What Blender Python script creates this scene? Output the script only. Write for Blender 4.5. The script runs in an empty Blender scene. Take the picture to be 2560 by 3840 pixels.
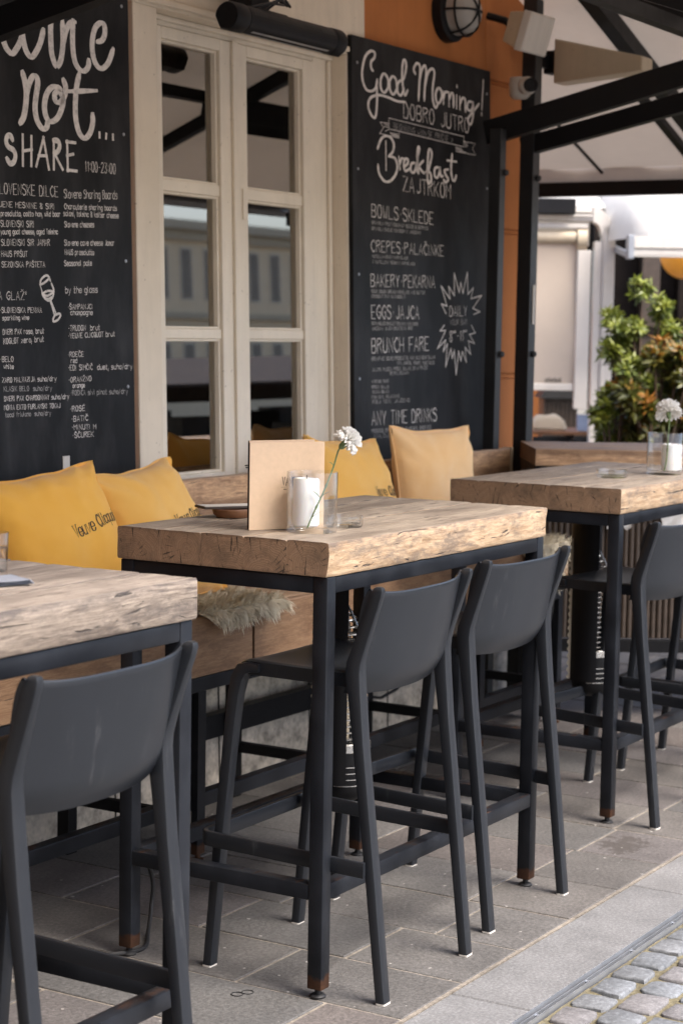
import bpy, bmesh, math, random
from mathutils import Vector, Matrix, noise
R_ = math.radians
random.seed(7)
C = bpy.context.scene.collection
scn = bpy.context.scene
# ---------------------------------------------------------------- camera, sky, sun, exposure
cam = bpy.data.cameras.new('camera'); camo = bpy.data.objects.new('camera', cam); C.objects.link(camo); scn.camera = camo
cam.sensor_fit = 'HORIZONTAL'; cam.sensor_width = 24.0; cam.lens = 68.11
cam.clip_start = 0.05; cam.clip_end = 400
_r = Vector((0.51972, -0.85417, 0.01701)); _f = Vector((0.85128, 0.51608, -0.09476)); _u = _r.cross(_f)
camo.matrix_world = Matrix(((_r.x, _u.x, -_f.x, -3.6143), (_r.y, _u.y, -_f.y, -2.3664), (_r.z, _u.z, -_f.z, 1.6005), (0, 0, 0, 1)))
cam.dof.use_dof = True; cam.dof.focus_distance = 4.75; cam.dof.aperture_fstop = 5.0
world = bpy.data.worlds.new('World'); scn.world = world; world.use_nodes = True
_wn = world.node_tree.nodes; _sky = _wn.new('ShaderNodeTexSky'); _sky.sky_type = 'NISHITA'; _sky.sun_disc = False
_sky.sun_elevation = R_(54); _sky.sun_rotation = R_(184); _sky.dust_density = 3.0; _sky.air_density = 0.8; _sky.ozone_density = 0.6
world.node_tree.links.new(_sky.outputs[0], _wn['Background'].inputs[0]); _wn['Background'].inputs[1].default_value = 0.105
sunl = bpy.data.lights.new('sun', 'SUN'); sunl.energy = 1.25; sunl.angle = R_(28); sunl.color = (1.0, 0.94, 0.87)
suno = bpy.data.objects.new('sun', sunl); C.objects.link(suno)
_sd = Vector((math.sin(R_(184)) * math.cos(R_(54)), math.cos(R_(184)) * math.cos(R_(54)), math.sin(R_(54))))
suno.rotation_euler = (-_sd).to_track_quat('-Z', 'Y').to_euler(); suno.location = (3, -6, 8)
scn.view_settings.view_transform = 'Standard'; scn.view_settings.look = 'None'; scn.view_settings.gamma = 1.0
scn.view_settings.exposure = 2.25
scn.cycles.max_bounces = 10; scn.cycles.transparent_max_bounces = 16

# ---------------------------------------------------------------- helpers: objects
def tag(o, label=None, cat=None, group=None, kind=None):
    if label: o['label'] = label
    if cat: o['category'] = cat
    if group: o['group'] = group
    if kind: o['kind'] = kind
    return o
def thing(name, label, cat, loc=(0, 0, 0), rot=(0, 0, 0), group=None):
    o = bpy.data.objects.new(name, None); C.objects.link(o); o.empty_display_size = 0.1
    o.location = loc; o.rotation_euler = rot
    return tag(o, label, cat, group)
class MB:
    def __init__(s): s.v = []; s.f = []; s.m = []; s.attr = []; s.cur = (0, 0, 0)
    def add(s, vs, fs, mi=0):
        b = len(s.v); s.v += [tuple(v) for v in vs]; s.attr += [s.cur] * len(vs)
        for f in fs: s.f.append(tuple(i + b for i in f)); s.m.append(mi)
        return s
    def box(s, x0, x1, y0, y1, z0, z1, mi=0):
        vs = [(x0, y0, z0), (x1, y0, z0), (x1, y1, z0), (x0, y1, z0), (x0, y0, z1), (x1, y0, z1), (x1, y1, z1), (x0, y1, z1)]
        return s.add(vs, [(3, 2, 1, 0), (4, 5, 6, 7), (0, 1, 5, 4), (1, 2, 6, 5), (2, 3, 7, 6), (3, 0, 4, 7)], mi)
    def rings(s, rings, mi=0, cap0=True, cap1=True, closed=True):
        n = len(rings[0]); vs = [p for r in rings for p in r]; fs = []
        for i in range(len(rings) - 1):
            for j in range(n if closed else n - 1):
                a, b = i * n + j, i * n + (j + 1) % n
                fs.append((a, b, b + n, a + n))
        if cap0: fs.append(tuple(range(n - 1, -1, -1)))
        if cap1: fs.append(tuple((len(rings) - 1) * n + j for j in range(n)))
        return s.add(vs, fs, mi)
    def lathe(s, prof, c=(0, 0, 0), n=32, mi=0, cap0=False, cap1=False):
        return s.rings([[(c[0] + r * math.cos(2 * math.pi * j / n), c[1] + r * math.sin(2 * math.pi * j / n), c[2] + z) for j in range(n)] for r, z in prof], mi, cap0, cap1)
    def tube(s, path, r, n=8, mi=0, up=None):
        path = [Vector(p) for p in path]; rs = r if isinstance(r, (list, tuple)) else [r] * len(path); rings = []
        prev = None
        for i, p in enumerate(path):
            t = (path[min(i + 1, len(path) - 1)] - path[max(i - 1, 0)]).normalized()
            if prev is None:
                a = Vector((0, 0, 1)) if abs(t.z) < 0.9 else Vector((1, 0, 0))
                prev = a
            u = (prev - t * prev.dot(t)).normalized(); prev = u; w = t.cross(u)
            rings.append([p + (u * math.cos(2 * math.pi * j / n) + w * math.sin(2 * math.pi * j / n)) * rs[i] for j in range(n)])
        return s.rings(rings, mi)
    def beam(s, a, b, w, h, mi=0, up=(0, 0, 1)):
        a, b = Vector(a), Vector(b); t = (b - a).normalized(); up = Vector(up); x = t.cross(up).normalized(); z = x.cross(t)
        q = [(-1, -1), (1, -1), (1, 1), (-1, 1)]
        return s.rings([[p + x * (i * w / 2) + z * (j * h / 2) for i, j in q] for p in (a, b)], mi)
    def sphere(s, c, r, n=16, k=10, mi=0, sx=1, sy=1, sz=1):
        return s.rings([[(c[0] + sx * r * math.sin(math.pi * (i + .02) / (k + .04)) * math.cos(2 * math.pi * j / n), c[1] + sy * r * math.sin(math.pi * (i + .02) / (k + .04)) * math.sin(2 * math.pi * j / n), c[2] - sz * r * math.cos(math.pi * (i + .02) / (k + .04))) for j in range(n)] for i in range(k + 1)], mi)
    def grid(s, nu, nv, fn, mi=0, flip=False):
        vs = [fn(i / nu, j / nv) for j in range(nv + 1) for i in range(nu + 1)]; fs = []
        for j in range(nv):
            for i in range(nu):
                a = j * (nu + 1) + i; q = (a, a + 1, a + nu + 2, a + nu + 1); fs.append(q[::-1] if flip else q)
        return s.add(vs, fs, mi)
    def build(s, name, mats, parent=None, bevel=0, seg=2, smooth=False, attr=None, loc=None, rot=None, weld=False):
        me = bpy.data.meshes.new(name); me.from_pydata(s.v, [], s.f)
        for m in (mats if isinstance(mats, (list, tuple)) else [mats]): me.materials.append(m)
        for p, mi in zip(me.polygons, s.m): p.material_index = mi
        if attr:
            a = me.attributes.new(attr, 'FLOAT_VECTOR', 'POINT')
            for i, q in enumerate(s.attr): a.data[i].vector = q
        bm = bmesh.new(); bm.from_mesh(me)
        if weld: bmesh.ops.remove_doubles(bm, verts=bm.verts, dist=1e-5)
        if bevel:
            es = [e for e in bm.edges if len(e.link_faces) == 2 and e.calc_face_angle(0) > 0.6]
            bmesh.ops.bevel(bm, geom=es, offset=bevel, segments=seg, affect='EDGES', profile=0.5, clamp_overlap=True)
        bmesh.ops.recalc_face_normals(bm, faces=bm.faces)
        if smooth:
            for f in bm.faces: f.smooth = True
            for e in bm.edges:
                if len(e.link_faces) == 2 and e.calc_face_angle(0) > 0.75: e.smooth = False
        bm.to_mesh(me); bm.free()
        o = bpy.data.objects.new(name, me); C.objects.link(o)
        if parent: o.parent = parent
        if loc: o.location = loc
        if rot: o.rotation_euler = rot
        return o
def dup(root, loc, rot, label, group=None):
    r = root.copy(); C.objects.link(r); r.location = loc; r.rotation_euler = rot; r['label'] = label
    if group: r['group'] = group
    for ch in list(root.children):
        c = ch.copy(); C.objects.link(c); c.parent = r
        for g in list(ch.children):
            d = g.copy(); C.objects.link(d); d.parent = c
    return r

# ---------------------------------------------------------------- helpers: materials
class NM:
    def __init__(s, name, color=(0.5, 0.5, 0.5), rough=0.5, metal=0.0, spec=0.5):
        s.m = bpy.data.materials.new(name); s.m.use_nodes = True; s.t = s.m.node_tree
        s.b = s.t.nodes['Principled BSDF']; s.out = s.t.nodes['Material Output']
        s.set(Roughness=rough, Metallic=metal); s.b.inputs['Specular IOR Level'].default_value = spec
        s.b.inputs['Base Color'].default_value = (*color, 1)
    def set(s, **k):
        for a, v in k.items(): s.put(s.b.inputs[a.replace('_', ' ')], v)
    def put(s, sock, v):
        if isinstance(v, bpy.types.NodeSocket): s.t.links.new(v, sock)
        elif isinstance(v, (tuple, list)) and len(v) == 3 and sock.type == 'RGBA': sock.default_value = (*v, 1)
        else: sock.default_value = v
    def n(s, typ, ins=None, out=0, **pr):
        nd = s.t.nodes.new('ShaderNode' + typ)
        for a, v in pr.items(): setattr(nd, a, v)
        for k, v in (ins or {}).items(): s.put(nd.inputs[k], v)
        return nd.outputs[out]
    def obj(s): return s.n('TexCoord', out=3)
    def geo(s, i=0): return s.n('NewGeometry', out=i)
    def attr(s, name): return s.n('Attribute', out=1, attribute_name=name)
    def rnd(s): return s.n('ObjectInfo', out=5)
    def map(s, v, scale=(1, 1, 1), loc=(0, 0, 0), rot=(0, 0, 0)): return s.n('Mapping', {0: v, 1: loc, 2: rot, 3: scale})
    def vadd(s, a, b): return s.n('VectorMath', {0: a, 1: b}, operation='ADD')
    def noise(s, v, scale=5, detail=4, rough=0.55, dist=0.0, out=0): return s.n('TexNoise', {'Vector': v, 'Scale': scale, 'Detail': detail, 'Roughness': rough, 'Distortion': dist}, out=out)
    def vor(s, v, scale=5, feature='F1', out=0): return s.n('TexVoronoi', {'Vector': v, 'Scale': scale}, out=out, feature=feature)
    def ramp(s, f, stops, interp='LINEAR'):
        nd = s.t.nodes.new('ShaderNodeValToRGB'); nd.color_ramp.interpolation = interp
        el = nd.color_ramp.elements
        while len(el) < len(stops): el.new(0.5)
        for e, (p, c) in zip(el, stops):
            e.position = p; e.color = (*c, 1) if isinstance(c, (tuple, list)) else (c, c, c, 1)
        s.put(nd.inputs[0], f); return nd.outputs[0]
    def mix(s, f, a, b, blend='MIX'):
        nd = s.t.nodes.new('ShaderNodeMix'); nd.data_type = 'RGBA'; nd.blend_type = blend
        s.put(nd.inputs[0], f); s.put(nd.inputs[6], a); s.put(nd.inputs[7], b); return nd.outputs[2]
    def math(s, op, a, b=0.0, clamp=False): return s.n('Math', {0: a, 1: b}, operation=op, use_clamp=clamp)
    def bump(s, h, strength=0.3, dist=0.01, normal=None):
        d = {'Height': h, 'Strength': strength, 'Distance': dist}
        if normal: d['Normal'] = normal
        s.set(Normal=s.n('Bump', d)); return s
    def sep(s, v, i): return s.n('SeparateXYZ', {0: v}, out=i)
def plain(name, col, rough=0.5, metal=0.0, var=0.12, scale=6, bump=0.0, spec=0.5):
    k = NM(name, col, rough, metal, spec); o = k.vadd(k.obj(), k.n('CombineXYZ', {0: k.math('MULTIPLY', k.rnd(), 17.0)}))
    nz = k.noise(o, scale, 5, 0.6)
    k.set(Base_Color=k.mix(1.0, col, k.ramp(nz, [(0.25, 1 - var), (0.75, 1 + var)]), 'MULTIPLY'))
    k.set(Roughness=k.math('ADD', k.math('MULTIPLY', k.noise(o, scale * 3, 3), 0.2), rough - 0.1))
    if bump: k.bump(k.noise(o, scale * 12, 4), bump, 0.002)
    return k.m
M = {}
def m_plastic():
    k = NM('anthracite plastic', rough=0.36, spec=0.36); o = k.vadd(k.obj(), k.n('CombineXYZ', {0: k.math('MULTIPLY', k.rnd(), 17.0)}))
    sc = k.noise(k.map(o, (16, 16, 2.2), (0, 0, 0), (0.25, 0.3, 0.2)), 2.2, 6, 0.7); du = k.noise(o, 5, 5, 0.6)
    f = k.math('MULTIPLY', k.ramp(sc, [(0.58, 0), (0.78, 1)]), k.ramp(du, [(0.42, 0), (0.62, 1)]))
    k.set(Base_Color=k.mix(f, k.mix(k.noise(o, 8, 4), (0.0140, 0.0158, 0.0192), (0.0185, 0.0208, 0.0252)), (0.058, 0.060, 0.063)))
    k.set(Roughness=k.math('ADD', k.math('MULTIPLY', k.noise(o, 6, 2), 0.14), k.math('ADD', 0.26, k.math('MULTIPLY', f, 0.15))))
    return k.bump(k.noise(o, 7, 2), 0.04, 0.004).m
M['plastic'] = m_plastic()
M['plastic_flat'] = plain('anthracite plastic', (0.0185, 0.0212, 0.0262), 0.36, var=0.16, scale=9, bump=0.06, spec=0.5)
def m_steel():
    k = NM('blackened steel', rough=0.42, spec=0.18); o = k.obj(); w = k.vadd(o, k.n('CombineXYZ', {0: k.math('MULTIPLY', k.rnd(), 9.0)}))
    base = k.mix(k.ramp(k.noise(w, 7, 5), [(0.35, 0), (0.7, 1)]), (0.008, 0.0090, 0.0115), (0.019, 0.0212, 0.0262))
    z = k.sep(o, 2)
    foot = k.math('MULTIPLY', k.math('SUBTRACT', 0.13, z), 9.0, True)
    rf = k.ramp(k.math('ADD', foot, k.math('MULTIPLY', k.noise(w, 30, 4), 0.5)), [(0.92, 0), (1.15, 0.9)])
    up = k.sep(k.geo(1), 2)
    top = k.math('MULTIPLY', k.ramp(up, [(0.4, 0), (0.8, 1)]), k.ramp(k.noise(k.map(w, (1, 3, 1)), 9, 6, 0.7), [(0.54, 0), (0.68, 0.8)]))
    rust = k.mix(k.noise(w, 45, 3), (0.028, 0.014, 0.009), (0.085, 0.038, 0.018))
    f = k.math('MAXIMUM', rf, k.math('MULTIPLY', top, k.ramp(z, [(0.30, 1), (0.32, 0)])))
    k.set(Base_Color=k.mix(f, base, rust), Roughness=k.math('ADD', k.math('MULTIPLY', f, 0.4), 0.36), Metallic=0.0)
    return k.bump(k.noise(w, 120, 3), 0.12, 0.001).m
M['steel'] = m_steel()
M['black'] = plain('black painted metal', (0.007, 0.007, 0.008), 0.5, var=0.2, spec=0.22)
M['post'] = plain('dark grey post paint', (0.016, 0.0165, 0.0175), 0.42, var=0.15)
M['zinc'] = plain('weathered zinc', (0.27, 0.285, 0.305), 0.5, var=0.2, scale=10)
M['shop'] = plain('near-black stained timber', (0.014, 0.010, 0.008), 0.6, var=0.4, scale=5, spec=0.1)
M['chrome'] = plain('polished steel wire', (0.62, 0.60, 0.57), 0.25, 0.9, 0.1, 20)
M['alu'] = plain('galvanised metal', (0.42, 0.44, 0.47), 0.42, 0.75, 0.2, 14, 0.05)
def m_wood(name, top_a, top_b, side_a, side_b, dark, end, ck=0.0):
    k = NM(name, rough=0.72); o0 = k.obj(); pith = k.attr('pith')
    off = k.n('CombineXYZ', {0: k.math('MULTIPLY', k.rnd(), 23.0), 1: k.math('MULTIPLY', k.rnd(), 7.0)})
    o = k.vadd(k.vadd(o0, off), k.n('VectorMath', {0: pith, 1: (9.0, 0, 0)}, operation='MULTIPLY'))
    n = k.geo(1)
    # use the object-space normal so that turning the table does not turn the pattern
    nob = k.n('VectorTransform', {0: n}, vector_type='NORMAL', convert_from='WORLD', convert_to='OBJECT')
    upf = k.ramp(k.math('ABSOLUTE', k.sep(nob, 2)), [(0.5, 0), (0.8, 1)])
    endf = k.ramp(k.math('ABSOLUTE', k.sep(nob, 0)), [(0.5, 0), (0.8, 1)])
    warp = k.noise(k.map(o, (2.2, 7, 7)), 1.5, 3)
    gv = k.vadd(k.map(o, (3.4, 75, 75)), k.n('CombineXYZ', {1: k.math('MULTIPLY', warp, 4.5), 2: k.math('MULTIPLY', warp, 4.5)}))
    g1 = k.noise(gv, 1.6, 8, 0.72); g2 = k.noise(k.map(o, (9, 260, 260)), 1.5, 5, 0.75)
    big = k.noise(k.map(o, (2.0, 6, 6)), 1.3, 4, 0.6)
    gr = k.math('ADD', k.math('MULTIPLY', g1, 0.62), k.math('MULTIPLY', g2, 0.38))
    tcol = k.mix(k.ramp(gr, [(0.40, 0), (0.60, 1)]), top_a, top_b)
    tcol = k.mix(k.ramp(k.math('ADD', k.math('MULTIPLY', big, 0.6), k.math('MULTIPLY', g1, 0.4)), [(0.46, 0), (0.62, 0.75)]), tcol, dark)
    scol = k.mix(k.ramp(gr, [(0.40, 0), (0.60, 1)]), side_a, side_b)
    scol = k.mix(k.ramp(k.noise(k.map(o, (3, 9, 9)), 2.6, 7, 0.8), [(0.47, 0), (0.62, 0.75)]), scol, dark)
    crack = k.ramp(k.noise(k.map(gv, (1, 1.4, 1.4)), 1.0, 4, 0.55), [(0.335 - ck, 1), (0.375 - ck, 0)])
    # growth rings on the sawn ends, round each board's own heart
    yz = k.n('VectorMath', {0: o0, 1: pith}, operation='SUBTRACT')
    yz = k.n('VectorMath', {0: yz, 1: (0, 1, 1)}, operation='MULTIPLY')
    dd = k.n('VectorMath', {0: yz}, operation='LENGTH', out=1)
    dd = k.math('ADD', dd, k.math('MULTIPLY', k.noise(o, 30, 5, 0.65), 0.024))
    ring = k.math('SINE', k.math('MULTIPLY', dd, 1150.0))
    ring2 = k.noise(k.n('CombineXYZ', {0: k.math('MULTIPLY', dd, 90.0)}), 1.0, 3)
    ecol = k.mix(k.math('ADD', k.math('MULTIPLY', ring, 0.13), k.math('MULTIPLY', ring2, 0.9), True), (end[0] * .45, end[1] * .42, end[2] * .40), end)
    ecol = k.mix(k.ramp(k.noise(o, 11, 5, 0.65), [(0.48, 0), (0.74, 0.7)]), ecol, (dark[0] * .6, dark[1] * .55, dark[2] * .5))
    ang = k.math('ARCTAN2', k.sep(yz, 1), k.sep(yz, 2))
    chk = k.ramp(k.noise(k.n('CombineXYZ', {0: k.math('MULTIPLY', ang, 5.0), 1: k.math('MULTIPLY', dd, 9.0), 2: k.sep(pith, 0)}), 2.4, 3, 0.5), [(0.33, 0.85), (0.375, 0)])
    ecol = k.mix(chk, ecol, (0.04, 0.028, 0.02))
    col = k.mix(upf, scol, tcol); col = k.mix(endf, col, ecol)
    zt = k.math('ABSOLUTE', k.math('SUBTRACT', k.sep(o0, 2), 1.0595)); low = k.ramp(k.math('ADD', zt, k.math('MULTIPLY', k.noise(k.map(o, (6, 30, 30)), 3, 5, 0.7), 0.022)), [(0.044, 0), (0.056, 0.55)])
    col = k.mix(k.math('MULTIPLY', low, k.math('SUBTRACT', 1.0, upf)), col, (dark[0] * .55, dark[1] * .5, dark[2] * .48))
    col = k.mix(k.math('MULTIPLY', crack, k.math('SUBTRACT', 1.0, endf)), col, (0.035, 0.026, 0.02))
    k.set(Base_Color=col, Roughness=k.math('ADD', k.math('MULTIPLY', gr, 0.25), 0.40))
    h = k.math('SUBTRACT', gr, k.math('MULTIPLY', crack, 0.8)); h = k.math('ADD', h, k.math('MULTIPLY', k.math('MULTIPLY', ring, endf), 0.10))
    return k.bump(h, 0.6, 0.0025).m
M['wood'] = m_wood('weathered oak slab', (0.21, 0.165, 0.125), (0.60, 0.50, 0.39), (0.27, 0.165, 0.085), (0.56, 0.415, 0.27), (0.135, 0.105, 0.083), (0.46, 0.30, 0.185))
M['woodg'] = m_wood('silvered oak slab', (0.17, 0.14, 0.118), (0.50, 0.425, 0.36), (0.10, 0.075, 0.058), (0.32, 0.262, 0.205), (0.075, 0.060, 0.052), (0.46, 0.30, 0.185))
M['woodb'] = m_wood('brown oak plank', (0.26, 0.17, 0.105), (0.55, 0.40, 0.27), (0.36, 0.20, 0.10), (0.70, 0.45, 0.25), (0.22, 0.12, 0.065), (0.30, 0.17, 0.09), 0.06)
def m_paint(name, col, chip=0.0, rough=0.55):
    k = NM(name, rough=rough); o = k.obj()
    c = k.mix(k.ramp(k.noise(o, 3, 6, 0.65), [(0.3, 0), (0.7, 1)]), tuple(a * .86 for a in col), col)
    c = k.mix(1.0, c, k.ramp(k.noise(k.map(o, (7, 7, 0.9)), 2, 6, 0.65), [(0.30, 0.90), (0.55, 1.0)]), 'MULTIPLY')
    c = k.mix(k.ramp(k.noise(o, 60, 2), [(0.70, 0), (0.76, 0.5)]), c, (0.25, 0.2, 0.15))
    k.set(Base_Color=c); return k.bump(k.noise(o, 40, 4), 0.12, 0.002).m
M['cream'] = m_paint('cream paint', (0.82, 0.735, 0.60))
M['render'] = m_paint('cream surround render', (0.76, 0.665, 0.53), rough=0.8)
M['orange'] = m_paint('orange render', (0.47, 0.165, 0.042), rough=0.85)
M['white'] = m_paint('white plastic housing', (0.66, 0.62, 0.56), rough=0.4)
M['beige'] = m_paint('beige plastic housing', (0.55, 0.46, 0.33), rough=0.45)
def m_board():
    k = NM('blackboard', rough=0.5, spec=0.2); o = k.obj()
    d = k.noise(k.map(o, (3, 3, 1.1)), 2.5, 7, 0.65); sm = k.noise(k.map(o, (9, 9, 1.5)), 2, 5)
    f = k.math('MULTIPLY', k.ramp(d, [(0.42, 0), (0.75, 1)]), k.ramp(sm, [(0.3, 0.2), (0.7, 1)]))
    k.set(Base_Color=k.mix(f, (0.005, 0.005, 0.0058), (0.040, 0.040, 0.042)), Roughness=k.math('ADD', 0.38, k.math('MULTIPLY', sm, 0.2)))
    return k.m
M['board'] = m_board()
def m_chalk(name, c, lo):
    k = NM(name, rough=0.9); o = k.obj()
    k.set(Base_Color=k.mix(k.ramp(k.noise(o, 70, 4, 0.7), [(0.30, 0), (0.55, 1)]), tuple(a * lo for a in c), c)); return k.m
M['chalk'] = m_chalk('chalk paint', (0.70, 0.655, 0.61), 0.62)
M['chalk2'] = m_chalk('faint chalk paint', (0.36, 0.345, 0.33), 0.6)
def m_fabric(name, c, c2):
    k = NM(name, rough=0.9); o = k.obj()
    wv = k.math('MULTIPLY', k.math('SINE', k.math('MULTIPLY', k.sep(o, 0), 2600.0)), k.math('SINE', k.math('MULTIPLY', k.sep(o, 2), 2600.0)))
    k.set(Base_Color=k.mix(k.ramp(k.noise(o, 5, 5), [(0.3, 0), (0.7, 1)]), c2, c)); k.b.inputs['Sheen Weight'].default_value = 0.25
    h = k.math('ADD', k.math('MULTIPLY', wv, 0.05), k.noise(k.map(o, (1, 1, 1.8)), 9, 5, 0.6)); return k.bump(h, 0.42, 0.014).m
M['fab1'] = m_fabric('ochre cushion cotton', (0.95, 0.51, 0.075), (0.88, 0.44, 0.052))
M['fab2'] = m_fabric('paler ochre cotton', (0.92, 0.54, 0.14), (0.86, 0.46, 0.085))  # slightly paler, less saturated than the first ochre
M['fab3'] = m_fabric('lit ochre cotton', (0.95, 0.64, 0.33), (0.93, 0.56, 0.23))  # brightness of the light on this cushion is put into the cloth colour
M['ink'] = plain('black print', (0.03, 0.026, 0.022), 0.8)
M['wax'] = plain('white wax', (0.86, 0.85, 0.83), 0.5, var=0.03)
M['wax'].node_tree.nodes['Principled BSDF'].inputs['Subsurface Weight'].default_value = 0.35
M['wax'].node_tree.nodes['Principled BSDF'].inputs['Subsurface Radius'].default_value = (0.02, 0.015, 0.01)
def m_glass_simple(name, tint=(1, 1, 1)):
    k = NM(name); o = k.obj(); lw = k.n('LayerWeight', {'Blend': 0.5, 'Normal': k.n('Bump', {'Height': k.noise(o, 26, 2), 'Strength': 0.10, 'Distance': 0.004})}, out=1)
    fr = k.math('ADD', k.math('MULTIPLY', k.math('POWER', lw, 3.0), 0.85), 0.045)
    tr = k.n('BsdfTransparent', {'Color': k.mix(k.ramp(lw, [(0.85, 0), (1.0, 1)]), tint, (0.80, 0.84, 0.84))}); gl = k.n('BsdfGlossy', {'Roughness': 0.03})
    sm = k.n('MixShader', {0: fr, 1: tr, 2: gl}); k.t.links.new(sm, k.out.inputs[0]); return k.m
M['glass'] = m_glass_simple('clear glass', (0.985, 0.992, 0.992))
def m_pane():
    k = NM('window glass'); o = k.obj()
    fr = k.n('Fresnel', {'IOR': 3.3, 'Normal': k.n('Bump', {'Height': k.noise(o, 2.2, 2), 'Strength': 0.06, 'Distance': 0.02})})
    gl = k.n('BsdfGlossy', {'Color': (0.98, 0.93, 0.86), 'Roughness': 0.012}); tr = k.n('BsdfTransparent', {'Color': (0.75, 0.77, 0.76)})
    sm = k.n('MixShader', {0: fr, 1: tr, 2: gl}); k.t.links.new(sm, k.out.inputs[0]); return k.m
M['pane'] = m_pane()
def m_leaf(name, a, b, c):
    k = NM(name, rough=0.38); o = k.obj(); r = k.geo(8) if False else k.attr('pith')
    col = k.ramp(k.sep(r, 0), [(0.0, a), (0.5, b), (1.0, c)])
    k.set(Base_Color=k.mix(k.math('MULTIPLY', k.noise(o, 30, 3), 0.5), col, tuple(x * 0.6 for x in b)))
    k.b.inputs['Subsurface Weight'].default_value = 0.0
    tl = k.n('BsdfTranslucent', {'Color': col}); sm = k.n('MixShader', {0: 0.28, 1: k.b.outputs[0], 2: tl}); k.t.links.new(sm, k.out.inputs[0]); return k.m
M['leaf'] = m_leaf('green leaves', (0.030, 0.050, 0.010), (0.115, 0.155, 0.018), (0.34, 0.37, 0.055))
M['leafo'] = m_leaf('bronze young leaves', (0.05, 0.065, 0.014), (0.14, 0.140, 0.022), (0.48, 0.16, 0.025))
def m_soft(name, c):
    k = NM(name, c, 0.8); tl = k.n('BsdfTranslucent', {'Color': (*c, 1)}); sm = k.n('MixShader', {0: 0.4, 1: k.b.outputs[0], 2: tl}); k.t.links.new(sm, k.out.inputs[0]); return k.m
M['bark'] = plain('bark', (0.09, 0.06, 0.04), 0.85, var=0.3, scale=20, bump=0.4)
M['wool'] = plain('cream wool', (0.72, 0.65, 0.50), 0.95, var=0.12, scale=12)
M['hide'] = plain('sheepskin hide', (0.72, 0.65, 0.51), 0.95)
M['frost'] = plain('frosted glass', (0.30, 0.285, 0.26), 0.35)
M['kraft'] = plain('brown kraft card', (0.62, 0.45, 0.30), 0.8, var=0.06, scale=60)
M['paper'] = plain('paper', (0.72, 0.68, 0.60), 0.85, var=0.05)
M['petal'] = m_soft('white petals', (0.90, 0.89, 0.86))
M['stem'] = plain('green stem', (0.14, 0.20, 0.08), 0.5, var=0.25, scale=40)
M['dwood'] = plain('dark stained wood', (0.055, 0.038, 0.027), 0.5, var=0.35, scale=14, bump=0.2)
M['bwood'] = plain('red-brown wood', (0.22, 0.10, 0.045), 0.5, var=0.3, scale=9, bump=0.15)
M['napkin'] = plain('grey-blue cloth', (0.26, 0.28, 0.33), 0.9, var=0.06, scale=40)
M['cloth'] = plain('beige cloth', (0.52, 0.44, 0.34), 0.9, var=0.08)
M['blue'] = plain('blue and white plastic', (0.25, 0.31, 0.45), 0.5, var=0.3, scale=8)
M['lamp'] = plain('orange lamp shade', (0.85, 0.36, 0.04), 0.5, var=0.06)
M['rubber'] = plain('black cable rubber', (0.012, 0.012, 0.013), 0.6)
def m_canvas(name, c, trans=0.42):
    k = NM(name, rough=0.85); o = k.obj()
    col = k.mix(k.ramp(k.noise(o, 1.2, 6, 0.65), [(0.3, 0), (0.7, 1)]), tuple(a * .84 for a in c), c)
    col = k.mix(k.ramp(k.noise(o, 5, 5, 0.7), [(0.64, 0), (0.74, 0.25)]), col, (0.32, 0.25, 0.19)); k.set(Base_Color=col)
    tl = k.n('BsdfTranslucent', {'Color': col}); sm = k.n('MixShader', {0: trans, 1: k.b.outputs[0], 2: tl}); k.t.links.new(sm, k.out.inputs[0])
    k.bump(k.noise(o, 2.5, 3), 0.25, 0.02); return k.m
M['canvas'] = m_canvas('cream awning canvas', (0.60, 0.52, 0.44), 0.14)
M['wcanvas'] = m_canvas('white awning canvas', (0.84, 0.82, 0.77))
M['blind'] = m_canvas('beige blind fabric', (0.62, 0.52, 0.42))
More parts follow.
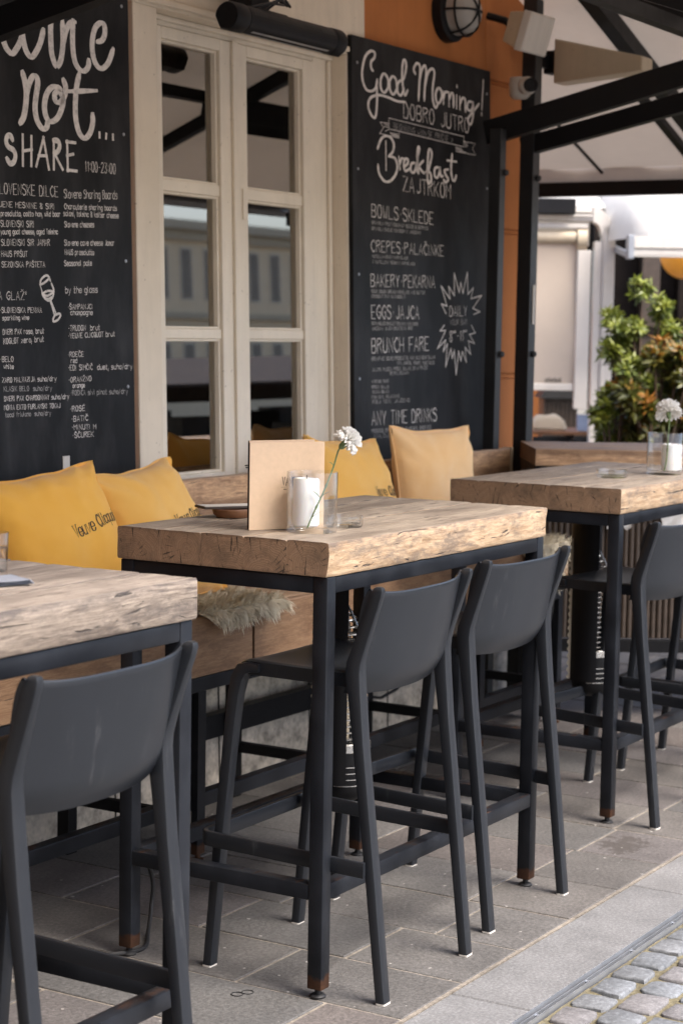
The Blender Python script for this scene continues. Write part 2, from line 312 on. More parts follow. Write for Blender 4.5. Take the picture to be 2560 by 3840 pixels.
def m_stone(name, c, sc=90, attr=True, lo=0.72, bstr=0.35):
    k = NM(name, rough=0.8); o = k.obj()
    sp = k.noise(o, sc, 3, 0.75); sp2 = k.vor(o, sc * 2.2); big = k.noise(o, 5, 5, 0.6)
    col = k.mix(1.0, c, k.attr('pith'), 'MULTIPLY') if attr else c
    col = k.mix(1.0, col, k.ramp(sp, [(0.30, lo - .12), (0.50, 1.0), (0.70, 1.45)]), 'MULTIPLY')
    col = k.mix(1.0, col, k.ramp(sp2, [(0.05, 0.80), (0.30, 1.05)]), 'MULTIPLY')
    col = k.mix(1.0, col, k.ramp(big, [(0.3, 0.78), (0.7, 1.18)]), 'MULTIPLY')
    # spilled drink by the far table, a dry dark patch with a tail
    q = k.n('VectorMath', {0: k.vadd(k.map(o, (1, 1, 1), (-1.95, 0.035, 0)), k.n('VectorMath', {0: k.noise(o, 14, 3, out=1), 1: (-.5, -.5, -.5)}, operation='ADD')), 1: (1, 1, 0)}, operation='MULTIPLY')
    if name.startswith('porphyry'):
        w = k.noise(o, 22, 4, 0.6)
        dx = k.math('MULTIPLY', k.math('SUBTRACT', k.sep(o, 0), 1.95), 7.5); dy = k.math('MULTIPLY', k.math('ADD', k.sep(o, 1), 0.05), 12.0)
        rr = k.math('SQRT', k.math('ADD', k.math('MULTIPLY', dx, dx), k.math('MULTIPLY', dy, dy)))
        st = k.ramp(k.math('ADD', rr, k.math('MULTIPLY', k.math('SUBTRACT', w, 0.5), 2.6)), [(0.62, 0.75), (0.85, 0)])
        col = k.mix(st, col, (0.05, 0.042, 0.036))
        wh = k.ramp(k.noise(o, 38, 1, 0.3), [(0.775, 0), (0.79, 0.6)]); col = k.mix(wh, col, (0.45, 0.43, 0.40))
    k.set(Base_Color=col, Roughness=k.math('ADD', 0.62, k.math('MULTIPLY', sp, 0.3)))
    return k.bump(k.math('ADD', sp, k.math('MULTIPLY', big, 0.8)), bstr, 0.004).m
M['paver'] = m_stone('porphyry pavers', (0.095, 0.089, 0.084))
M['border'] = m_stone('grey border stone', (0.158, 0.157, 0.158), 120, True, 0.82, 0.2)
M['cobble'] = m_stone('granite setts', (0.145, 0.153, 0.163), 70, True, 0.8)
M['mortar'] = m_stone('pale mortar', (0.20, 0.175, 0.145), 60, False)
M['moss'] = m_stone('mossy joint sand', (0.13, 0.112, 0.066), 80, False)
M['marble'] = m_stone('worn marble', (0.46, 0.41, 0.34), 14, False, 0.6, 0.1)
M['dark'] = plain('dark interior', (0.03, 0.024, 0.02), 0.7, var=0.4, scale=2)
M['facade'] = m_paint('pale facade render', (0.92, 0.74, 0.52), rough=0.85)
M['plaza'] = m_stone('plaza stone', (0.20, 0.195, 0.19), 3, False)
M['house'] = m_paint('brown house render', (0.42, 0.34, 0.26), rough=0.9)
M['fwin'] = plain('dark window', (0.30, 0.26, 0.22), 0.8, spec=0.0)
# hand-drawn strokes on the boards: x and height along the wall in mm
L_SCRIPT = '779 2431 795 2402 809 2390 824 2386 841 2400 861 2426 874 2456;869 2456 876 2425 889 2398 911 2387 937 2412 955 2442 966 2472;1003 2516 1000 2470 1002 2416 1011 2390 1020 2376;1034 2377 1047 2399 1057 2446 1057 2511;1058 2446 1071 2483 1092 2511 1118 2518;1107 2518 1103 2452 1112 2400 1135 2377 1159 2376 1177 2391 1180 2408;1223 2473 1248 2481 1262 2503 1260 2528 1241 2533 1214 2513 1199 2471 1201 2431 1216 2403 1243 2393 1276 2414 1302 2458;868 2335 877 2311 883 2276 878 2238 868 2205 853 2188;883 2273 896 2307 914 2330 929 2331 936 2314 927 2275 921 2236 930 2201 954 2180 972 2186 978 2200;1044 2306 1024 2312 999 2307 975 2284 964 2247 973 2215 995 2205 1026 2221 1048 2256 1052 2282 1032 2299 1013 2288 1018 2269 1038 2268 1060 2290 1066 2316 1056 2335;1132 2362 1118 2322 1111 2272 1112 2223 1127 2184 1153 2170 1180 2189 1194 2221 1194 2244;816 2135 808 2146 794 2143 788 2128 797 2113 819 2105 828 2090 820 2070 803 2065 790 2078;1004 2150 1024 2150 1032 2136 1023 2119 1005 2111'
L_CAPS = '1074 2304 1138 2312 1215 2322;862 2151 860 2066;901 2150 898 2068;862 2106 900 2113;921 2068 956 2152;956 2152 978 2064;934 2098 967 2101;1004 2150 1002 2066;1006 2111 1042 2068;1104 2152 1066 2151;1067 2151 1068 2066;1068 2066 1108 2066;1067 2110 1093 2116;1226 2191 1226 2182;1260 2190 1259 2182;1294 2191 1294 2182'
L_GLASS = '928 1714 932 1728 950 1740 965 1741 976 1726;927 1714 943 1718 965 1730 971 1737;927 1714 935 1695;980 1719 990 1700 986 1680 973 1668 958 1668 941 1679 936 1690;937 1686 959 1695 984 1696;941 1684 961 1681 985 1691;946 1676 963 1671 981 1678;974 1665 983 1647 992 1623;978 1665 1000 1627;984 1607 992 1621 1013 1628 1020 1622 1007 1609 990 1604 984 1607'
L_STRIP = '1032 1192 1028 1148'
R_SCRIPT = '2921 2588 2906 2596 2906 2621 2930 2638 2934 2658 2901 2660 2860 2632 2838 2580 2842 2540 2870 2510 2911 2510 2940 2526 2951 2556;2945 2543 2949 2490 2943 2435 2930 2410 2902 2420 2881 2449 2898 2482 2961 2500 3037 2499 3105 2492 3171 2496;3004 2587 2979 2564 2978 2530 3003 2514 3033 2536 3034 2570 3004 2587;3072 2585 3048 2563 3050 2530 3076 2515 3102 2540 3098 2573 3072 2585;3141 2578 3112 2562 3110 2528 3136 2518 3160 2546;3159 2584 3179 2629 3173 2658 3155 2652 3146 2608 3151 2558 3167 2522 3189 2543;3254 2616 3240 2633 3266 2659 3292 2648 3287 2591 3278 2516;3285 2586 3306 2636 3333 2658 3344 2632 3332 2574 3327 2521;3332 2570 3356 2629 3393 2653 3413 2636 3398 2578 3400 2526 3420 2500 3439 2512;3447 2582 3424 2559 3428 2528 3451 2521 3475 2547 3471 2572 3447 2582;3486 2570 3489 2524;3489 2544 3503 2570 3530 2574;3536 2571 3538 2520;3538 2545 3556 2572 3575 2566 3576 2520;3604 2567 3604 2518;3632 2564 3634 2517;3634 2537 3657 2564 3681 2558 3683 2513;3745 2557 3710 2553 3700 2526 3730 2519 3750 2543 3750 2558 3755 2514 3739 2471 3720 2462 3705 2482 3745 2513 3807 2556;2950 2295 2975 2330 3009 2348 3052 2345 3077 2322 3068 2292 3034 2271;3034 2271 3085 2268 3104 2235 3084 2200 3041 2175 2998 2174 2961 2199 2952 2230;3116 2274 3124 2230;3124 2250 3137 2271 3157 2271;3159 2242 3185 2254 3190 2271 3168 2272 3155 2248 3168 2225 3200 2236;3243 2263 3216 2256 3212 2231 3234 2223 3256 2247 3257 2267 3261 2235 3276 2228;3272 2225 3269 2287 3284 2321 3273 2327 3266 2287 3277 2227;3316 2277 3281 2251 3322 2227;3347 2220 3384 2295 3382 2323 3362 2323 3352 2272 3349 2215 3358 2189 3381 2204 3372 2234 3333 2234;3446 2261 3413 2254 3411 2224 3434 2219 3453 2245 3454 2264 3463 2228 3483 2229;3529 2259 3496 2252 3510 2232 3529 2219 3505 2204 3489 2213;3563 2323 3553 2266 3562 2227 3581 2216 3598 2238'
R_STEM = '3846 2657 3832 2538;3829 2518 3829 2514;3607 2608 3607 2605;3013 2326 3014 2219;3520 2295 3599 2296'
R_BANNER = '3040 2420 3670 2406;3670 2406 3665 2363;3665 2363 3040 2378;3040 2378 3040 2420;3040 2399 2972 2397;2972 2397 2997 2378;2997 2378 2967 2354;2967 2354 3119 2350;3119 2350 3120 2375;3670 2386 3772 2386;3772 2386 3744 2363;3744 2363 3773 2338;3773 2338 3597 2339;3597 2339 3597 2359;3006 2393 3035 2392;3001 2384 3037 2384;3010 2366 3039 2376;3052 2360 3112 2358;3048 2364 3112 2363;3061 2356 3116 2354;3602 2351 3655 2348;3602 2355 3645 2353;3675 2382 3699 2379;3675 2373 3704 2371;3675 2366 3692 2364;3606 2344 3684 2342'
R_BURST = '3503 1666 3465 1704;3465 1704 3512 1697;3512 1697 3463 1778;3463 1778 3539 1727;3539 1727 3529 1777;3529 1777 3577 1742;3577 1742 3578 1833;3578 1833 3621 1756;3621 1756 3636 1796;3636 1796 3655 1753;3655 1753 3695 1841;3695 1841 3700 1750;3700 1750 3748 1778;3748 1778 3729 1732;3729 1732 3825 1747;3825 1747 3744 1692;3744 1692 3809 1678;3809 1678 3754 1666;3488 1617 3452 1594;3452 1594 3499 1596;3499 1596 3428 1521;3428 1521 3499 1556;3499 1556 3479 1509;3479 1509 3513 1539;3513 1539 3498 1446;3498 1446 3546 1521;3546 1521 3556 1480;3556 1480 3575 1514;3575 1514 3591 1412;3591 1412 3614 1509;3614 1509 3633 1470;3633 1470 3648 1507;3648 1507 3682 1465;3682 1465 3673 1525;3673 1525 3722 1497;3722 1497 3703 1553;3703 1553 3758 1543;3758 1543 3713 1580;3713 1580 3765 1588;3765 1588 3733 1617'
L_TEXT = [
    ('SLOVENSKE DILCE', 734, 1973, 1019, 1981, 31, 0),
    ('Slovene Sharing Boards', 1049, 1980, 1311, 1994, 26, 0),
    ('NAREZJENE MESNINE & SIRI', 676, 1933, 1002, 1943, 16, 0),
    ('Charcuterie sharing boards', 1049, 1947, 1307, 1957, 16, 0),
    ('prosciutto, cotto ham, wild boar', 757, 1909, 1030, 1923, 15, 0),
    ('salami, tolminc & kolter cheese', 1044, 1926, 1315, 1934, 16, 0),
    ('SLOVENSKI SIRI', 756, 1878, 905, 1884, 18, 0),
    ('Slovene cheeses', 1048, 1892, 1191, 1899, 17, 0),
    ('young goat cheese, aged Tolminc', 755, 1856, 1015, 1869, 15, 0),
    ('SLOVENSKI SIR JAMAR', 757, 1823, 976, 1833, 18, 0),
    ('Slovene cave cheese Jamar', 1046, 1836, 1293, 1847, 17, 0),
    ('11:00-23:00', 1151, 2069, 1304, 2072, 31, 0),
    ('HAUS PRŠUT', 756, 1791, 872, 1795, 16, 0),
    ('HAUS prosciutto', 1047, 1808, 1188, 1813, 16, 0),
    ('SEZONSKA PAŠTETA', 757, 1760, 951, 1767, 16, 0),
    ('Seasonal pate', 1044, 1774, 1176, 1780, 16, 0),
    ('NA GLAŽ"', 718, 1664, 865, 1667, 24, 0),
    ('by the glass', 1046, 1691, 1203, 1697, 19, 0),
    ('·SLOVENSKA PENINA', 745, 1627, 932, 1630, 15, 0),
    ('sparkling wine', 755, 1605, 873, 1608, 13, 0),
    ('·ŠAMPANJCI', 1056, 1642, 1176, 1645, 15, 0),
    ('champagne', 1069, 1625, 1176, 1627, 15, 0),
    ('DVERI PAX rose, brut', 755, 1563, 940, 1568, 15, 0),
    ('KOGLOT zero, brut', 757, 1535, 939, 1543, 16, 0),
    ('·TRUDON  brut', 1057, 1576, 1211, 1580, 16, 0),
    ('·VEUVE CLICQUOT brut', 1056, 1553, 1286, 1561, 15, 0),
    ('·RDEČE', 1052, 1496, 1127, 1497, 15, 0),
    ('red', 1066, 1478, 1095, 1478, 14, 0),
    ('·EDI SIMČIČ  duet, suho/dry', 1052, 1455, 1373, 1457, 16, 0),
    ('·BELO', 741, 1483, 798, 1483, 15, 0),
    ('white', 756, 1463, 799, 1462, 13, 0),
    ('ZARO MALVAZIJA suho/dry', 748, 1422, 994, 1424, 14, 0),
    ('KLASIK BELO  suho/dry', 754, 1396, 972, 1395, 14, 1),
    ('DVERI PAX CHARDONNAY suho/dry', 755, 1367, 1053, 1368, 14, 0),
    ('MOVIA EXTO FURLANSKI TOKAJ', 754, 1341, 1010, 1341, 14, 0),
    ('tocai friulano  suho/dry', 758, 1320, 965, 1320, 13, 1),
    ('·ORANŽNO', 1053, 1418, 1163, 1421, 15, 0),
    ('orange', 1073, 1401, 1130, 1402, 13, 0),
    ('·RODICA sivi pinot suho/dry', 1062, 1378, 1348, 1378, 15, 1),
    ('·ROSÉ', 1057, 1328, 1129, 1329, 16, 0),
    ('·BATIČ', 1063, 1297, 1143, 1298, 16, 0),
    ('·MINUTI M', 1064, 1272, 1182, 1270, 15, 0),
    ('·ŠČUREK', 1066, 1246, 1169, 1247, 16, 0),
]
R_TEXT = [
    ('DOBRO JUTRO', 3157, 2434, 3712, 2426, 58, 0),
    ('BEGINNING with·SE PRIČNE z', 3078, 2380, 3570, 2371, 25, 1),
    ('ZAJTRKOM', 3149, 2145, 3547, 2141, 58, 0),
    ('BOWLS·SKLEDE', 2902, 2030, 3397, 2026, 48, 0),
    ('GRANOLA·FRUIT·COCONUT·SEEDS & BERRIES', 2902, 2002, 3351, 2002, 12, 1),
    ('GRANOLA·SADJE·KOKOSOM·Z JAGODAMI', 2902, 1979, 3290, 1981, 12, 1),
    ('CREPES·PALAČINKE', 2896, 1896, 3483, 1901, 43, 0),
    ('NUTELLA·HONEY·MARMELADE', 2902, 1873, 3187, 1876, 11, 1),
    ('Z NUTELLO·Z MEDOM·Z MARMELADO', 2905, 1852, 3239, 1855, 11, 1),
    ('BAKERY·PEKARNA', 2892, 1761, 3408, 1769, 47, 0),
    ('SOUR DOUGH BREAD·MARMELADE AND BUTTER', 2896, 1737, 3324, 1741, 12, 1),
    ('CROISSANT·PAIN AU CHOCOLAT', 2896, 1718, 3164, 1721, 12, 1),
    ('EGGS·JAJCA', 2895, 1637, 3272, 1641, 51, 0),
    ('SCRAMBLED·OMELETTES·HAM AND EGGS', 2896, 1613, 3263, 1614, 12, 1),
    ('UMEŠANA JAJCA·OMLETE·NA OKO', 2900, 1592, 3216, 1597, 12, 1),
    ('BRUNCH FARE', 2895, 1504, 3353, 1514, 55, 0),
    ('·BREAKFAST BOARD PROSCIUTTO, HAM, WILD BOAR SALAMI', 2889, 1474, 3408, 1479, 14, 1),
    ('FETA, CHEESE, YOGURT, VEGETABLES', 3092, 1458, 3401, 1457, 12, 1),
    ('ZAJTRK PLOŠČA PRŠUT, SALAMI, DIVJI PRAŠIČ', 2899, 1432, 3343, 1437, 13, 1),
    ('SIR, FETA, ZELENJAVA', 3034, 1418, 3185, 1419, 11, 1),
    ('·AVOCADO TOAST', 2886, 1388, 3027, 1388, 11, 1),
    ('·GREEN SALAD', 2886, 1367, 3025, 1365, 11, 1),
    ('ZELENA SOLATA', 2896, 1347, 3027, 1347, 11, 1),
    ('·FISH DAY, MELANZANE', 2886, 1326, 3110, 1327, 12, 1),
    ('RIBJI MENI, JAJČEVCI', 2897, 1307, 3196, 1308, 13, 1),
    ('ANY TIME DRINKS', 2892, 1224, 3417, 1224, 52, 0),
    ('PROSECCO, SPRITZ, BELLINI, CHAMPAGNE, SMOOTHIES,', 2889, 1193, 3373, 1193, 14, 1),
    ('KAVA, ČAJ, FRESH JUICE', 2908, 1172, 3177, 1172, 14, 1),
    ('DAILY', 3535, 1655, 3689, 1658, 42, 0),
    ('YOUR BAR', 3538, 1619, 3691, 1623, 21, 1),
    ('8°°-11°°', 3536, 1549, 3690, 1556, 43, 0),
]

# ---------------------------------------------------------------- lettering: a one-line hand font (x 0-4, baseline 2, cap height 8)
GL = {'A': '022842 1434', 'B': '020838473505 3544433202', 'C': '47382817060413223243', 'D': '02082846443202', 'E': '48080242 0535', 'F': '480802 0535', 'G': '473828170604132232444525',
 'H': '0802 4842 0545', 'I': '0802', 'J': '48432213', 'K': '0802 4804 1542', 'L': '080242', 'M': '0208254842', 'N': '02084248', 'O': '180604123244463818', 'P': '020838473605', 'Q': '180604123244463818 2442',
 'R': '020838473605 2542', 'S': '4738180706354443321203', 'T': '0848 2822', 'U': '080312324348', 'V': '082248', 'W': '0812253248', 'X': '0842 0248', 'Y': '0825482522', 'Z': '08480242',
 'a': '46160503123244 4642', 'b': '0802 0516364543321203', 'c': '4536160503123243', 'd': '4842 4536160503123243', 'e': '04444536160503123243', 'f': '38281712 0636', 'g': '4536160503123243 46413010',
 'h': '0802 0516364542', 'i': '0602 0708', 'j': '262110 2728', 'k': '0802 4604 1442', 'l': '080312', 'm': '0602 05162522 25364542', 'n': '0602 0516364542', 'o': '160503123243453616', 'p': '0600 0516364543321203',
 'q': '4640 4536160503123243', 'r': '0602 051636', 's': '453616051434433202', 't': '18131232 0636', 'u': '0603123243 4642', 'v': '062246', 'w': '0612243246', 'x': '0642 0246', 'y': '0622 4610', 'z': '06460242',
 '0': '180604123244463818', '1': '172822', '2': '0718384746020242', '3': '08482544321203', '4': '380444 3632', '5': '480805354432', '6': '381604123244350 4'.replace(' ', ''), '7': '084812', '8': '250718384725 25041232442 5'.replace('2 5', '25'), '9': '45160718384542',
 '-': '1535', '·': '1424', ':': '1314 1617', '.': '0203', ',': '0300', '/': '0138', '&': '4208184704123244', '!': '0804 0203', '"': '0806 1816', '°': '0708181707'}
NARROW = {'I': 1.1, 'i': 1.0, 'l': 2.0, '·': 2.6, '.': 1.0, ',': 1.0, ':': 1.8, '!': 1, ' ': 2.6, '1': 2.4, '-': 3.4, '"': 1.6, '°': 1.8, 'f': 3, 't': 3.2, 'j': 2.6}
ACC = {'Š': 'S', 'Č': 'C', 'Ž': 'Z', 'É': 'E', 'č': 'c', 'š': 's', 'ž': 'z', 'Ć': 'C'}
def glyph_lines(txt):
    out = []; x = 0.0
    for ch in txt:
        b = ACC.get(ch, ch)
        if ch == '·': out.append([(x + .9, 2.6), (x + 1.0, 3.2)]); x += 3.4; continue
        for st in GL.get(b, '').split():
            out.append([(x + int(st[i]) + random.uniform(-.10, .10), int(st[i + 1]) - 2 + random.uniform(-.10, .10)) for i in range(0, len(st), 2)])
        if ch in ACC:
            t = 6.4 if b.isupper() else 4.5
            out.append([(x + 1, t + 1.1), (x + 2, t + .3), (x + 3, t + 1.1)] if ch != 'É' else [(x + 1.6, t + .2), (x + 2.8, t + 1.1)])
        x += NARROW.get(b, 4.0) + 1.6
    return out, max(x - 1.6, 1)
def text_strokes(txt, x0, y0, x1, y1, h):
    L, w = glyph_lines(txt); sx = (x1 - x0) / w; sk = (y1 - y0) / (x1 - x0)
    return [[(x0 + a * sx, y0 + (a * sx) * sk + b * h / 6.0) for a, b in st] for st in L]
def smooth_line(p, k=4):
    if len(p) < 3: return p
    q = [p[0]] + list(p) + [p[-1]]; out = []
    if p[0] == p[-1]: q[0] = p[-2]; q[-1] = p[1]
    for i in range(1, len(q) - 2):
        for j in range(k):
            t = j / k; a, b, c, d = q[i - 1], q[i], q[i + 1], q[i + 2]
            out.append(tuple(0.5 * (2 * b[m] + (c[m] - a[m]) * t + (2 * a[m] - 5 * b[m] + 4 * c[m] - d[m]) * t * t + (3 * b[m] - a[m] - 3 * c[m] + d[m]) * t ** 3) for m in (0, 1)))
    return out + [p[-1]]
def ribbons(mb, strokes, width, place, lift=0.0006, nib=0.0, mi=0):
    """flat painted strokes; place(x, y, height above the surface) puts a point on the surface"""
    for si, p in enumerate(strokes):
        h = lift + (si % 7) * 0.00006; n = len(p)
        if n < 2: continue
        L, Rr = [], []
        for i in range(n):
            a, b = p[max(i - 1, 0)], p[min(i + 1, n - 1)]; dx, dy = b[0] - a[0], b[1] - a[1]; d = math.hypot(dx, dy) or 1e-6; dx /= d; dy /= d
            w = width * 0.5
            if nib: w *= (1 - nib) + nib * abs(dy)
            c = p[i]
            if i == 0: c = (c[0] - dx * w * .8, c[1] - dy * w * .8)
            if i == n - 1: c = (c[0] + dx * w * .8, c[1] + dy * w * .8)
            e = 0.55 if i in (0, n - 1) else 1.0
            L.append(place(c[0] - dy * w * e, c[1] + dx * w * e, h)); Rr.append(place(c[0] + dy * w * e, c[1] - dx * w * e, h))
        mb.rings([L, Rr], mi, False, False, closed=False)
def parse(s): return [[(int(a), int(b)) for a, b in zip(st.split()[::2], st.split()[1::2])] for st in s.split(';')]
mm = lambda st: [[(x / 1000, y / 1000) for x, y in p] for p in st]

# ---------------------------------------------------------------- ground (the terrace plane is z = 0)
random.seed(11)
g = MB(); g.box(-60, 120, -110, 60, -0.30, -0.075); tag(g.build('ground', M['plaza']), kind='structure')
g = MB(); g.box(-5.5, 9.0, -0.242, 6.0, -0.07, -0.003); tag(g.build('terrace_bed', M['mortar']), kind='structure')
def paver(mb, x0, x1, y0, y1, z0, z1, tint, j=0.004, bv=0.004):
    x0 += j; x1 -= j; y0 += j; y1 -= j; mb.cur = tint; q = []
    for z, d in ((z0, 0), (z1 - bv, 0), (z1, bv)):
        q.append([(x0 + d, y0 + d, z), (x1 - d, y0 + d, z), (x1 - d, y1 - d, z), (x0 + d, y1 - d, z)])
    mb.rings(q, 0, False, True)
def tint(a=0.12, warm=0.03):
    v = random.uniform(1 - a, 1 + a); w = random.uniform(-warm, warm); return (v * (1 + w), v, v * (1 - w))
pv = MB(); cols = [-0.09, 0.21, 0.515, 0.82, 1.14, 1.475, 1.80]
known = {-0.09: [.69, -.03], 0.21: [.235, .775], 0.515: [.105, .56, 1.03], 0.82: [.01, .50, .95], 1.14: [.077, .60], 1.475: [.055, .62]}
x = cols[0]
while x > -5.3: x -= random.choice((.30, .32, .34)); cols.insert(0, x)
x = cols[-1]
while x < 8.6: x += random.choice((.31, .32, .33)); cols.append(x)
for a, b in zip(cols, cols[1:]):
    cuts = [-0.236] + sorted(known.get(a, [random.uniform(-.02, .25)]))
    while cuts[-1] < 5.5: cuts.append(cuts[-1] + random.uniform(.38, .62))
    for c, d in zip(cuts, cuts[1:]):
        t = tint(.14, .035); t = (t[0] * random.choice((1, 1, 1.06)), t[1], t[2])
        paver(pv, a, b, c, d, -0.05, random.uniform(-.0012, .0012), t, random.uniform(.0032, .0065), .002)
tag(pv.build('pavement', M['paver'], attr='pith'), kind='structure')
bd = MB(); xs = [0.428 + 1.108 * i for i in range(-6, 8)]
for a, b in zip(xs, xs[1:]): paver(bd, a, b, -0.462, -0.246, -0.07, 0.001, tint(.05, .01), .0025)
tag(bd.build('kerb', M['border'], attr='pith'), kind='structure')
# slot drain between kerb and setts
dr = thing('drain_channel', 'narrow galvanised slot drain between the pale kerb and the cobbles', 'drain', (2, -0.477, -0.07))
d = MB()
for y0, y1, z1 in ((-0.4640, -0.4622, 0.004), (-0.4745, -0.4725, -0.003), (-0.4880, -0.4862, -0.002)): d.box(-8, 7, y0, y1, -0.02, z1)
for i in range(52):
    xx = -7.9 + i * .287; d.box(xx, xx + .012, -0.4862, -0.4745, -0.012, -0.006)
o = d.build('edge_rail', M['alu'], dr); o.location = (-2, 0.477, 0.07)
d = MB(); d.box(-8, 7, -0.4860, -0.4747, -0.06, -0.03); d.box(-8, 7, -0.4724, -0.4642, -0.06, -0.012); o = d.build('slot', M['black'], dr); o.location = (-2, 0.477, 0.07)
# granite setts
cb = MB(); y = -0.498; row = 0
while y > -3.4:
    rp = random.uniform(.098, .110); x = -3.4 + random.uniform(0, .1)
    while x < 5.2:
        w = random.uniform(.108, .135); cx, cy = x + w / 2, y - rp / 2; cb.cur = tint(.10, .02) if random.random() > .15 else (1.02, .93, .89)
        hx, hy = w / 2 - random.uniform(.004, .009), rp / 2 - random.uniform(.004, .008); n = 14; base = []
        sk = random.uniform(-.12, .12); jit = [random.uniform(.90, 1.06) for _ in range(n)]; top = random.uniform(-.009, -.004)
        for (s, z) in ((1.0, -.06), (1.0, top - .006), (.975, top - .0018), (.92, top)):
            ring = []
            for k in range(n):
                a = 2 * math.pi * k / n; c_, s_ = math.cos(a), math.sin(a); e = .30
                px = math.copysign(abs(c_) ** e, c_) * hx * s * jit[k]; py = math.copysign(abs(s_) ** e, s_) * hy * s * jit[k]
                ring.append((cx + px + sk * py, cy + py, z + noise.noise((cx * 40 + px * 60, cy * 40 + py * 60, 0)) * .0025))
            base.append(ring)
        cb.rings(base, 0, False, True); x += w + random.uniform(.002, .008)
    y -= rp; row += 1
tag(cb.build('cobbled_street', M['cobble'], smooth=True, attr='pith'), kind='structure')
g = MB(); g.grid(120, 42, lambda u, v: (-3.6 + 9.0 * u, -0.4925 - 3.1 * v, -0.0155 + noise.noise((u * 130, v * 45, 3)) * .005)); tag(g.build('sett_bed', M['moss'], smooth=True), kind='structure')

# ---------------------------------------------------------------- the cafe building (wall leans back 0.03 rad against the falling terrace)
WY, WA = 1.46, -0.03
def wallpt(x, y, h): return Matrix.Rotation(WA, 4, 'X') @ Vector((x, y, h)) + Vector((0, WY, 0))
def wall_thing(name, label, cat, x, y, h, group=None): return thing(name, label, cat, wallpt(x, y, h), (WA, 0, 0), group)
def wpart(mb, name, mats, root, x, y, h, **k): return mb.build(name, mats, root, loc=(-x, -y, -h), **k)
B0 = (1.5, 0, -0.2)
bl = wall_thing('cafe_building', 'orange rendered cafe wall with a tall cream casement window in a pale surround', 'building', *B0)
w = MB()
w.box(-6, 1.45, 0, .35, -.3, 4.2); w.box(1.45, 2.88, 0, .35, 2.72, 4.2); w.box(1.45, 2.88, 0, .35, -.3, .98)
# rusticated corner to the right of the second board
w.box(2.88, 3.97, 0, .35, -.3, 4.2)
zz = -.3
for zt in (.13, .77, 1.41, 2.05, 2.69, 3.33, 4.2):
    w.box(3.97, 4.44, 0, .35, zz, zt - .022); w.box(3.97, 4.425, .014, .34, zt - .022, zt); zz = zt
w.box(3.9, 4.44, .35, 6, -.3, 4.2)
wpart(w, 'wall', M['orange'], bl, *B0, bevel=.006)
s = MB(); s.box(1.436, 1.565, -.03, .10, .95, 2.63); s.box(2.755, 2.895, -.03, .10, .95, 2.63); s.box(1.436, 2.895, -.03, .10, 2.63, 3.05); s.box(1.436, 2.885, -.042, -.0305, 2.64, 2.66)
wpart(s, 'window_surround', M['render'], bl, *B0, bevel=.004)
s = MB(); s.box(-6, 4.40, -.012, -.0005, -.2, .93)
# the wall under the bench is faced with worn marble slabs and dark joints
mo = wpart(s, 'marble_plinth', M['marble'], bl, *B0)
s = MB()
for i in range(16): s.box(-5.2 + i * .59, -5.192 + i * .59, -.0135, -.0125, -.2, .93)
s.box(-6, 4.40, -.0137, -.0127, .40, .41); wpart(s, 'plinth_joints', M['black'], bl, *B0)
wf = MB(); wf.box(1.565, 1.606, .05, .12, 1.02, 2.63); wf.box(2.642, 2.755, .05, .12, 1.02, 2.63); wf.box(1.606, 2.642, .05, .12, 2.598, 2.63); wf.box(1.606, 2.642, .05, .12, 1.02, 1.062)
wf.box(1.565, 2.755, .028, .049, 2.612, 2.629); wf.box(2.735, 2.754, .035, .049, 1.02, 2.61)
win = wpart(wf, 'window', M['cream'], bl, *B0, bevel=.004)
def sash(x0, x1, gx0, gx1):
    a = MB(); yb, yf = .110, .043
    a.box(x0, gx0, yf, yb, 1.064, 2.596); a.box(gx1, x1, yf, yb, 1.064, 2.596)
    for z0, z1 in ((1.064, 1.088), (1.556, 1.590), (2.053, 2.092), (2.557, 2.596)): a.box(gx0, gx1, yf + (.008 if 1.2 < z0 < 2.2 else 0), yb, z0, z1)
    # glazing beads
    for z0, z1 in ((1.088, 1.556), (1.590, 2.053), (2.092, 2.557)):
        for q in ((gx0, gx0 + .010, z0, z1), (gx1 - .010, gx1, z0, z1), (gx0 + .010, gx1 - .010, z0, z0 + .009), (gx0 + .010, gx1 - .010, z1 - .009, z1)): a.box(q[0], q[1], yf + .014, yb - .03, q[2], q[3])
    o = a.build('sash', M['cream'], win, bevel=.003)
    p = MB()
    for z0, z1 in ((1.094, 1.55), (1.596, 2.047), (2.098, 2.551)): p.box(gx0 + .006, gx1 - .006, .076, .080, z0, z1)
    p.build('pane', M['pane'], win)
sash(1.608, 2.098, 1.685, 2.024); sash(2.106, 2.640, 2.190, 2.563)
a = MB(); a.box(2.088, 2.116, .030, .0425, 1.062, 2.598); a.box(2.150, 2.166, .036, .0425, 1.98, 2.09); a.build('meeting_bead', M['cream'], win, bevel=.003)
